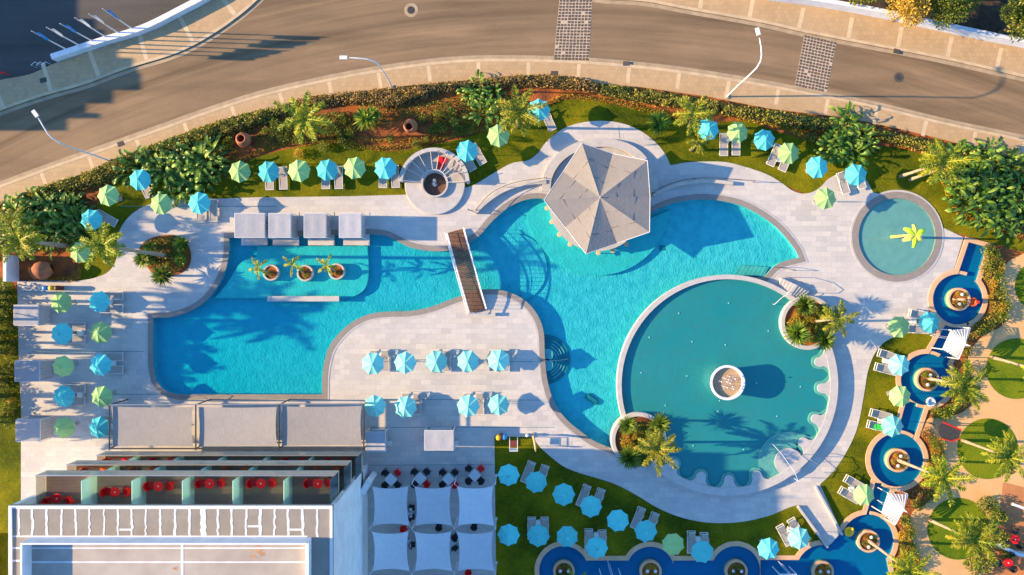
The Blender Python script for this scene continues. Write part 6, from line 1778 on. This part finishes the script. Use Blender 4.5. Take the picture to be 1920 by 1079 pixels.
# --- shrubs and ground cover
def shrub(seed, n=420, r=.7, h=.9):
    global rng
    rng = np.random.default_rng(seed); parts = []
    C = rng.normal(size=(7, 3)) * [r * .38, r * .38, h * .16] + [0, 0, h * .55]
    for c in C:
        m = n // 7; d = sphere_dirs(m, .35); rad = r * .5 * rng.uniform(.8, 1.1, m)
        p = c + d * rad[:, None] * [1, 1, .8]; p[:, 2] = np.abs(p[:, 2])
        s = rng.uniform(.1, .2, m); parts.append(leaves(p, d + rng.normal(size=d.shape) * .5, s, s * .6))
    return join(parts)
SHM = []
for s_ in (51, 53, 57):
    o = np_mesh('tmp', *shrub(s_), M['bush']); SHM.append(o.data); bpy.data.objects.remove(o)
SHG = [m_.copy() for m_ in SHM]
for m_ in SHG: m_.materials[0] = M['gold']
def shrubs(grp, label, spots, s0=1.0, gold=False, z=0.0):
    rk = ranks(spots) if len(spots) > 5 else None
    for i, (x, y) in enumerate(spots):
        o = bpy.data.objects.new('shrub', (SHG if gold else SHM)[i % 3]); COL.objects.link(o); a = P(x, y, z); s = s0 * random.uniform(.75, 1.2)
        o.location = a; o.scale = (s, s, s); o.rotation_euler = (0, 0, random.uniform(0, 6)); tag(o, label + (', ' + rk[i] if rk else ''), 'shrub', grp)
shrubs('shrubs in the upper beds', 'green shrub in the red soil bed', [(620, 245), (640, 262), (660, 250), (655, 275), (600, 235), (545, 245), (530, 262), (560, 265), (610, 275), (640, 225), (800, 262), (815, 248), (830, 240), (850, 232), (795, 225), (825, 215), (845, 212), (860, 245), (880, 240), (520, 240), (500, 250), (700, 235), (735, 262), (785, 275), (430, 275), (415, 300), (400, 270)], .8)
shrubs('golden shrubs in the upper beds', 'golden shrub in the red soil bed', [(870, 225), (890, 232), (850, 222), (560, 290), (590, 250), (820, 228)], .6, True)
shrubs('shrubs beside the streams', 'green shrub between stream and tan path', [(1855, 500), (1868, 520), (1860, 480), (1870, 545), (1878, 570), (1870, 595), (1850, 610), (1835, 620), (1845, 470), (1800, 640), (1808, 690), (1800, 720), (1810, 745), (1780, 765), (1765, 775), (1750, 770), (1745, 830), (1755, 850), (1740, 885), (1760, 895), (1740, 930), (1720, 945), (1695, 975), (1700, 1000), (1690, 1020), (1705, 1030), (1715, 1060), (1690, 1055), (1700, 1075), (1745, 905), (1808, 660)], .85)
shrubs('golden shrubs beside the streams', 'yellow-orange shrub between stream and tan path', [(1862, 535), (1855, 560), (1870, 505), (1788, 750), (1748, 840), (1735, 900), (1742, 870), (1700, 985), (1695, 1040), (1688, 1005), (1872, 580), (1710, 1048), (1755, 830)], .7, True)
shrubs('shrubs in the oval bed', 'leafy shrub in the oval bed of the left deck', [(300, 460), (320, 452), (335, 470), (345, 490), (318, 500), (295, 490), (280, 480), (325, 480), (348, 470)], .55, z=.08)
shrubs('golden shrubs in the round planters', 'golden shrub in the two big pool planters', [(1482, 600), (1488, 590), (1484, 612), (1500, 600), (1478, 606), (1494, 608), (1506, 612), (1512, 600), (1170, 812), (1178, 825), (1168, 830), (1212, 800), (1175, 838), (1186, 812), (1196, 806), (1222, 812)], .62, True, z=.7)
shrubs('shrubs in the round planters', 'dark shrub in the two big pool planters', [(1535, 582), (1545, 590), (1528, 590), (1525, 620), (1515, 636), (1548, 612), (1530, 606), (1520, 578), (1205, 845), (1218, 830), (1195, 825), (1190, 840), (1208, 858), (1200, 800), (1228, 838), (1190, 860), (1178, 846), (1214, 816), (1200, 836)], .68, z=.7)
for i, (x, y, r, r2) in enumerate(BLUE_C):
    for q, nm in (((x - 9, y + 3), 'left'), ((x + 8, y + 7), 'lower right'), ((x + 7, y - 8), 'upper right'), ((x - 4, y - 10), 'top'), ((x, y + 11), 'bottom')):
        shrubs('low plants in the stream planters', nm + ' low plant in the planter ' + names[i], [q], .42, i % 2 == 0, z=.2)
shrubs('plants in the small pool planters', 'low plant in the three small pool planters', [(505, 510), (512, 516), (569, 509), (576, 516), (628, 508), (636, 513)], .35, z=.18)
shrubs('shrubs along the left edge', 'leafy shrub along the left edge', [(5, 560), (18, 575), (8, 600), (22, 612), (10, 640), (22, 650), (15, 665), (5, 690), (24, 690), (10, 545), (20, 548), (20, 735), (26, 760), (15, 775), (28, 790), (8, 715), (12, 590), (3, 625), (-8, 650), (-10, 575)], 1.0)
shrubs('golden shrubs along the left edge', 'orange-tinted shrub along the left edge', [(24, 640), (26, 660), (24, 748), (22, 772), (60, 455), (85, 465), (70, 440)], .7, True)
# cafe garden corner
shrubs('shrubs by the cafe terrace', 'green shrub by the cafe terrace', [(1840, 945), (1855, 955), (1868, 970), (1850, 985), (1865, 1000), (1845, 1030), (1835, 1050), (1858, 1015), (1880, 1035), (1820, 1060)], 1.0)

# --- hedges
hedge('hedge', 'long leafy green hedge along the pavement at the left', [(40, 366, 1), (100, 345), (160, 326), (207, 304), (297, 270), (390, 236), (480, 210), (512, 204), (560, 190, 1), (560, 206, 1), (520, 226), (480, 240), (400, 268), (310, 300), (240, 330), (200, 348), (140, 362), (90, 385), (50, 400, 1)], .85, 190, M['hedge_g'])
hedge('hedge', 'brownish clipped hedge along the curve of the pavement in the upper middle', [(560, 188, 1), (600, 181), (700, 171), (800, 160), (900, 151), (960, 144), (1010, 143), (1080, 147), (1122, 158, 1), (1122, 178, 1), (1060, 170), (990, 166), (930, 168), (860, 172), (800, 186), (750, 203), (720, 206), (680, 199), (620, 200), (570, 208, 1)], .95, 210, M['hedge_b'], .15)
hedge('hedge', 'green clipped hedge along the pavement above the bar canopy', [(1122, 159, 1), (1200, 169), (1270, 180), (1345, 193, 1), (1345, 216, 1), (1290, 207), (1250, 203), (1180, 193), (1122, 180, 1)], .95, 210, M['hedge_g'], .15)
hedge('hedge', 'green hedge along the pavement at the upper right', [(1347, 194, 1), (1400, 203), (1480, 214), (1580, 231), (1690, 255), (1800, 280), (1920, 310), (1990, 330, 1), (1990, 350, 1), (1900, 335), (1800, 305), (1720, 285), (1640, 262), (1570, 250), (1500, 243), (1430, 233), (1347, 217, 1)], .9, 190, M['hedge_g'])
def border(label, line, wd, h=.34, mat='gold', dens=300):
    wd *= 1.3
    l2 = curve(line, closed=False, n=4); up = shift(l2, wd / 2); dn = shift(l2, -wd / 2); poly = up + dn[::-1]
    px = [(p[0] * PX + 960, 540 - p[1] * PX, 1) for p in poly]
    return hedge('flower_border', label, px, h, dens, M[mat], .11, False, 'flower border')
border('narrow golden border between red soil and lawn, upper left', [(400, 322), (440, 306), (480, 288), (530, 272), (590, 266), (640, 268), (700, 279), (750, 276), (800, 268), (850, 255), (900, 244), (960, 222), (1020, 198), (1060, 182), (1110, 186), (1180, 200), (1240, 212), (1300, 222)], .32)
border('golden border along the lawn edge of the right planting bed', [(1768, 335), (1778, 370), (1795, 398), (1830, 416), (1880, 432), (1960, 452)], .4)
border('low clipped golden border round the soil square at the left', [(66, 522), (100, 523), (150, 521), (151, 500), (152, 478)], .32)
border('yellow-green border along the soil bed at the upper right', [(1380, 222), (1440, 232), (1500, 252), (1540, 268)], .28)
# beds of ground cover nobody could count
def cover(label, poly, h, dens, mat, size=.14, z0=0.0):
    o = hedge('ground_cover', label, poly, h, int(dens * 1.7), M[mat], size, False, kind='stuff', z0=z0); o['label'] = label; o['category'] = 'ground cover'
cover('low mixed planting under the big-leaved plants above the right stream', [(1780, 300), (1790, 375), (1830, 405), (1900, 425), (1990, 440), (1990, 320), (1900, 300)], .6, 90, 'bush')
cover('low mixed planting at the left edge above the deck', [(-40, 400), (40, 372), (150, 375), (165, 440), (150, 460), (60, 450), (20, 480), (-40, 490)], .6, 90, 'bush')
cover('low mixed planting between stream and tan path', [(1850, 468), (1884, 492), (1872, 515), (1874, 545), (1885, 575), (1876, 605), (1840, 625), (1818, 640), (1812, 620), (1848, 590), (1856, 562), (1848, 530), (1836, 515)], .35, 140, 'hedge_g', .12)
cover('low mixed planting right of the third stream pool', [(1738, 800), (1750, 822), (1765, 850), (1772, 880), (1764, 912), (1735, 940), (1712, 955), (1706, 925), (1742, 890), (1748, 860), (1742, 830), (1722, 815)], .35, 140, 'hedge_b', .12)
cover('low mixed planting right of the fourth stream pool', [(1705, 985), (1706, 1012), (1718, 1040), (1722, 1100), (1690, 1100), (1680, 1050), (1690, 1015), (1685, 985), (1695, 968)], .35, 140, 'hedge_b', .12)
cover('low mixed planting below the second stream pool', [(1745, 772), (1775, 762), (1800, 735), (1812, 700), (1820, 715), (1826, 740), (1808, 765), (1778, 780), (1745, 784)], .35, 140, 'hedge_g', .12)
cover('mixed low plants in the red soil bed', [(480, 255), (540, 232), (620, 212), (660, 215), (660, 262), (600, 264), (540, 272), (490, 282)], .4, 70, 'bush')
cover('mixed low plants over the soil between the two pots', [(660, 215), (720, 208), (800, 192), (880, 180), (960, 178), (960, 205), (880, 232), (820, 238), (790, 225), (740, 232), (680, 240)], .35, 45, 'bush')
cover('golden low plants at the edge of the red soil bed', [(600, 264), (690, 268), (760, 270), (850, 248), (940, 226), (1000, 200), (960, 200), (880, 236), (780, 258), (680, 258)], .25, 60, 'gold', .12)
cover('dense planting behind the upper right parasols', [(1440, 228), (1560, 255), (1640, 270), (1650, 285), (1600, 295), (1560, 290), (1500, 262)], .45, 90, 'bush')
cover('planting in the oval bed of the left deck', [(266, 468), (276, 455), (300, 447), (330, 446), (346, 458), (354, 478), (350, 500), (333, 510), (306, 515), (285, 505), (273, 490)], .3, 110, 'hedge_g', .13, .09)
cover('planting in the south-west planter of the round pool', [(1160, 826), (1170, 798), (1198, 788), (1228, 798), (1236, 826), (1226, 852), (1198, 864), (1170, 852)], .3, 70, 'bush', .14, .75)
cover('planting in the north-east planter of the round pool', [(1478, 606), (1488, 580), (1515, 570), (1543, 580), (1552, 606), (1542, 632), (1515, 642), (1488, 632)], .3, 70, 'bush', .14, .75)
cover('low plants on the dark soil left of the first terracotta pot', [(390, 300), (420, 262), (450, 248), (480, 245), (440, 262), (448, 290), (420, 312), (402, 326)], .4, 60, 'bush')

# --- broadleaf trees beyond the garden wall, upper right
def tree(label, base, h, r, mat, seed, n=3200, name='tree'):
    global rng
    rng = np.random.default_rng(seed)
    b = P(*base)
    t = thing(name, label, 'tree', (b[0], b[1], 0))
    mb = MB().tube([(0, 0, 0), (.1, .05, h * .3), (0, .1, h * .55)], [.2, .15, .1], 8)
    parts = []; k = 0
    for i in range(12):
        a = i * 2.4; rr_ = r * rng.uniform(.25, .75); c = np.array([math.cos(a) * rr_, math.sin(a) * rr_, h * rng.uniform(.55, .88)])
        mb.tube([(0, .05, h * .4), tuple(c * [.6, .6, .85]), tuple(c)], [.07, .04, .015], 5)
        m = n // 12; d = sphere_dirs(m, .3); rad = r * .42 * rng.uniform(.55, 1.1, m)
        p = c + d * rad[:, None] * [1, 1, .7]; s = rng.uniform(.12, .26, m)
        parts.append(leaves(p, d + rng.normal(size=d.shape) * .6, s, s * .6))
    mb.build('trunk', M['bark'], t); o = np_mesh('crown', *join(parts), M[mat], t)
    return t
tree('yellow-leaved tree overhanging the white garden wall at the top', (1672, 40), 4.2, 1.9, 'autumn', 61)
tree('round green tree right of the yellow one beyond the wall', (1735, 40), 4.4, 2.0, 'bush', 62)
tree('green tree cut by the right edge at the top', (1875, 62), 4.4, 2.0, 'bush', 63)
tree('dark green tree at the top edge beyond the wall', (1780, 0), 4.0, 2.0, 'banana', 64)
tree('dark bush at the top edge beyond the white wall', (1600, -10), 3.0, 1.8, 'bush', 65)
tree('green tree in the far upper right corner', (1850, -40), 4.0, 2.2, 'bush', 66)
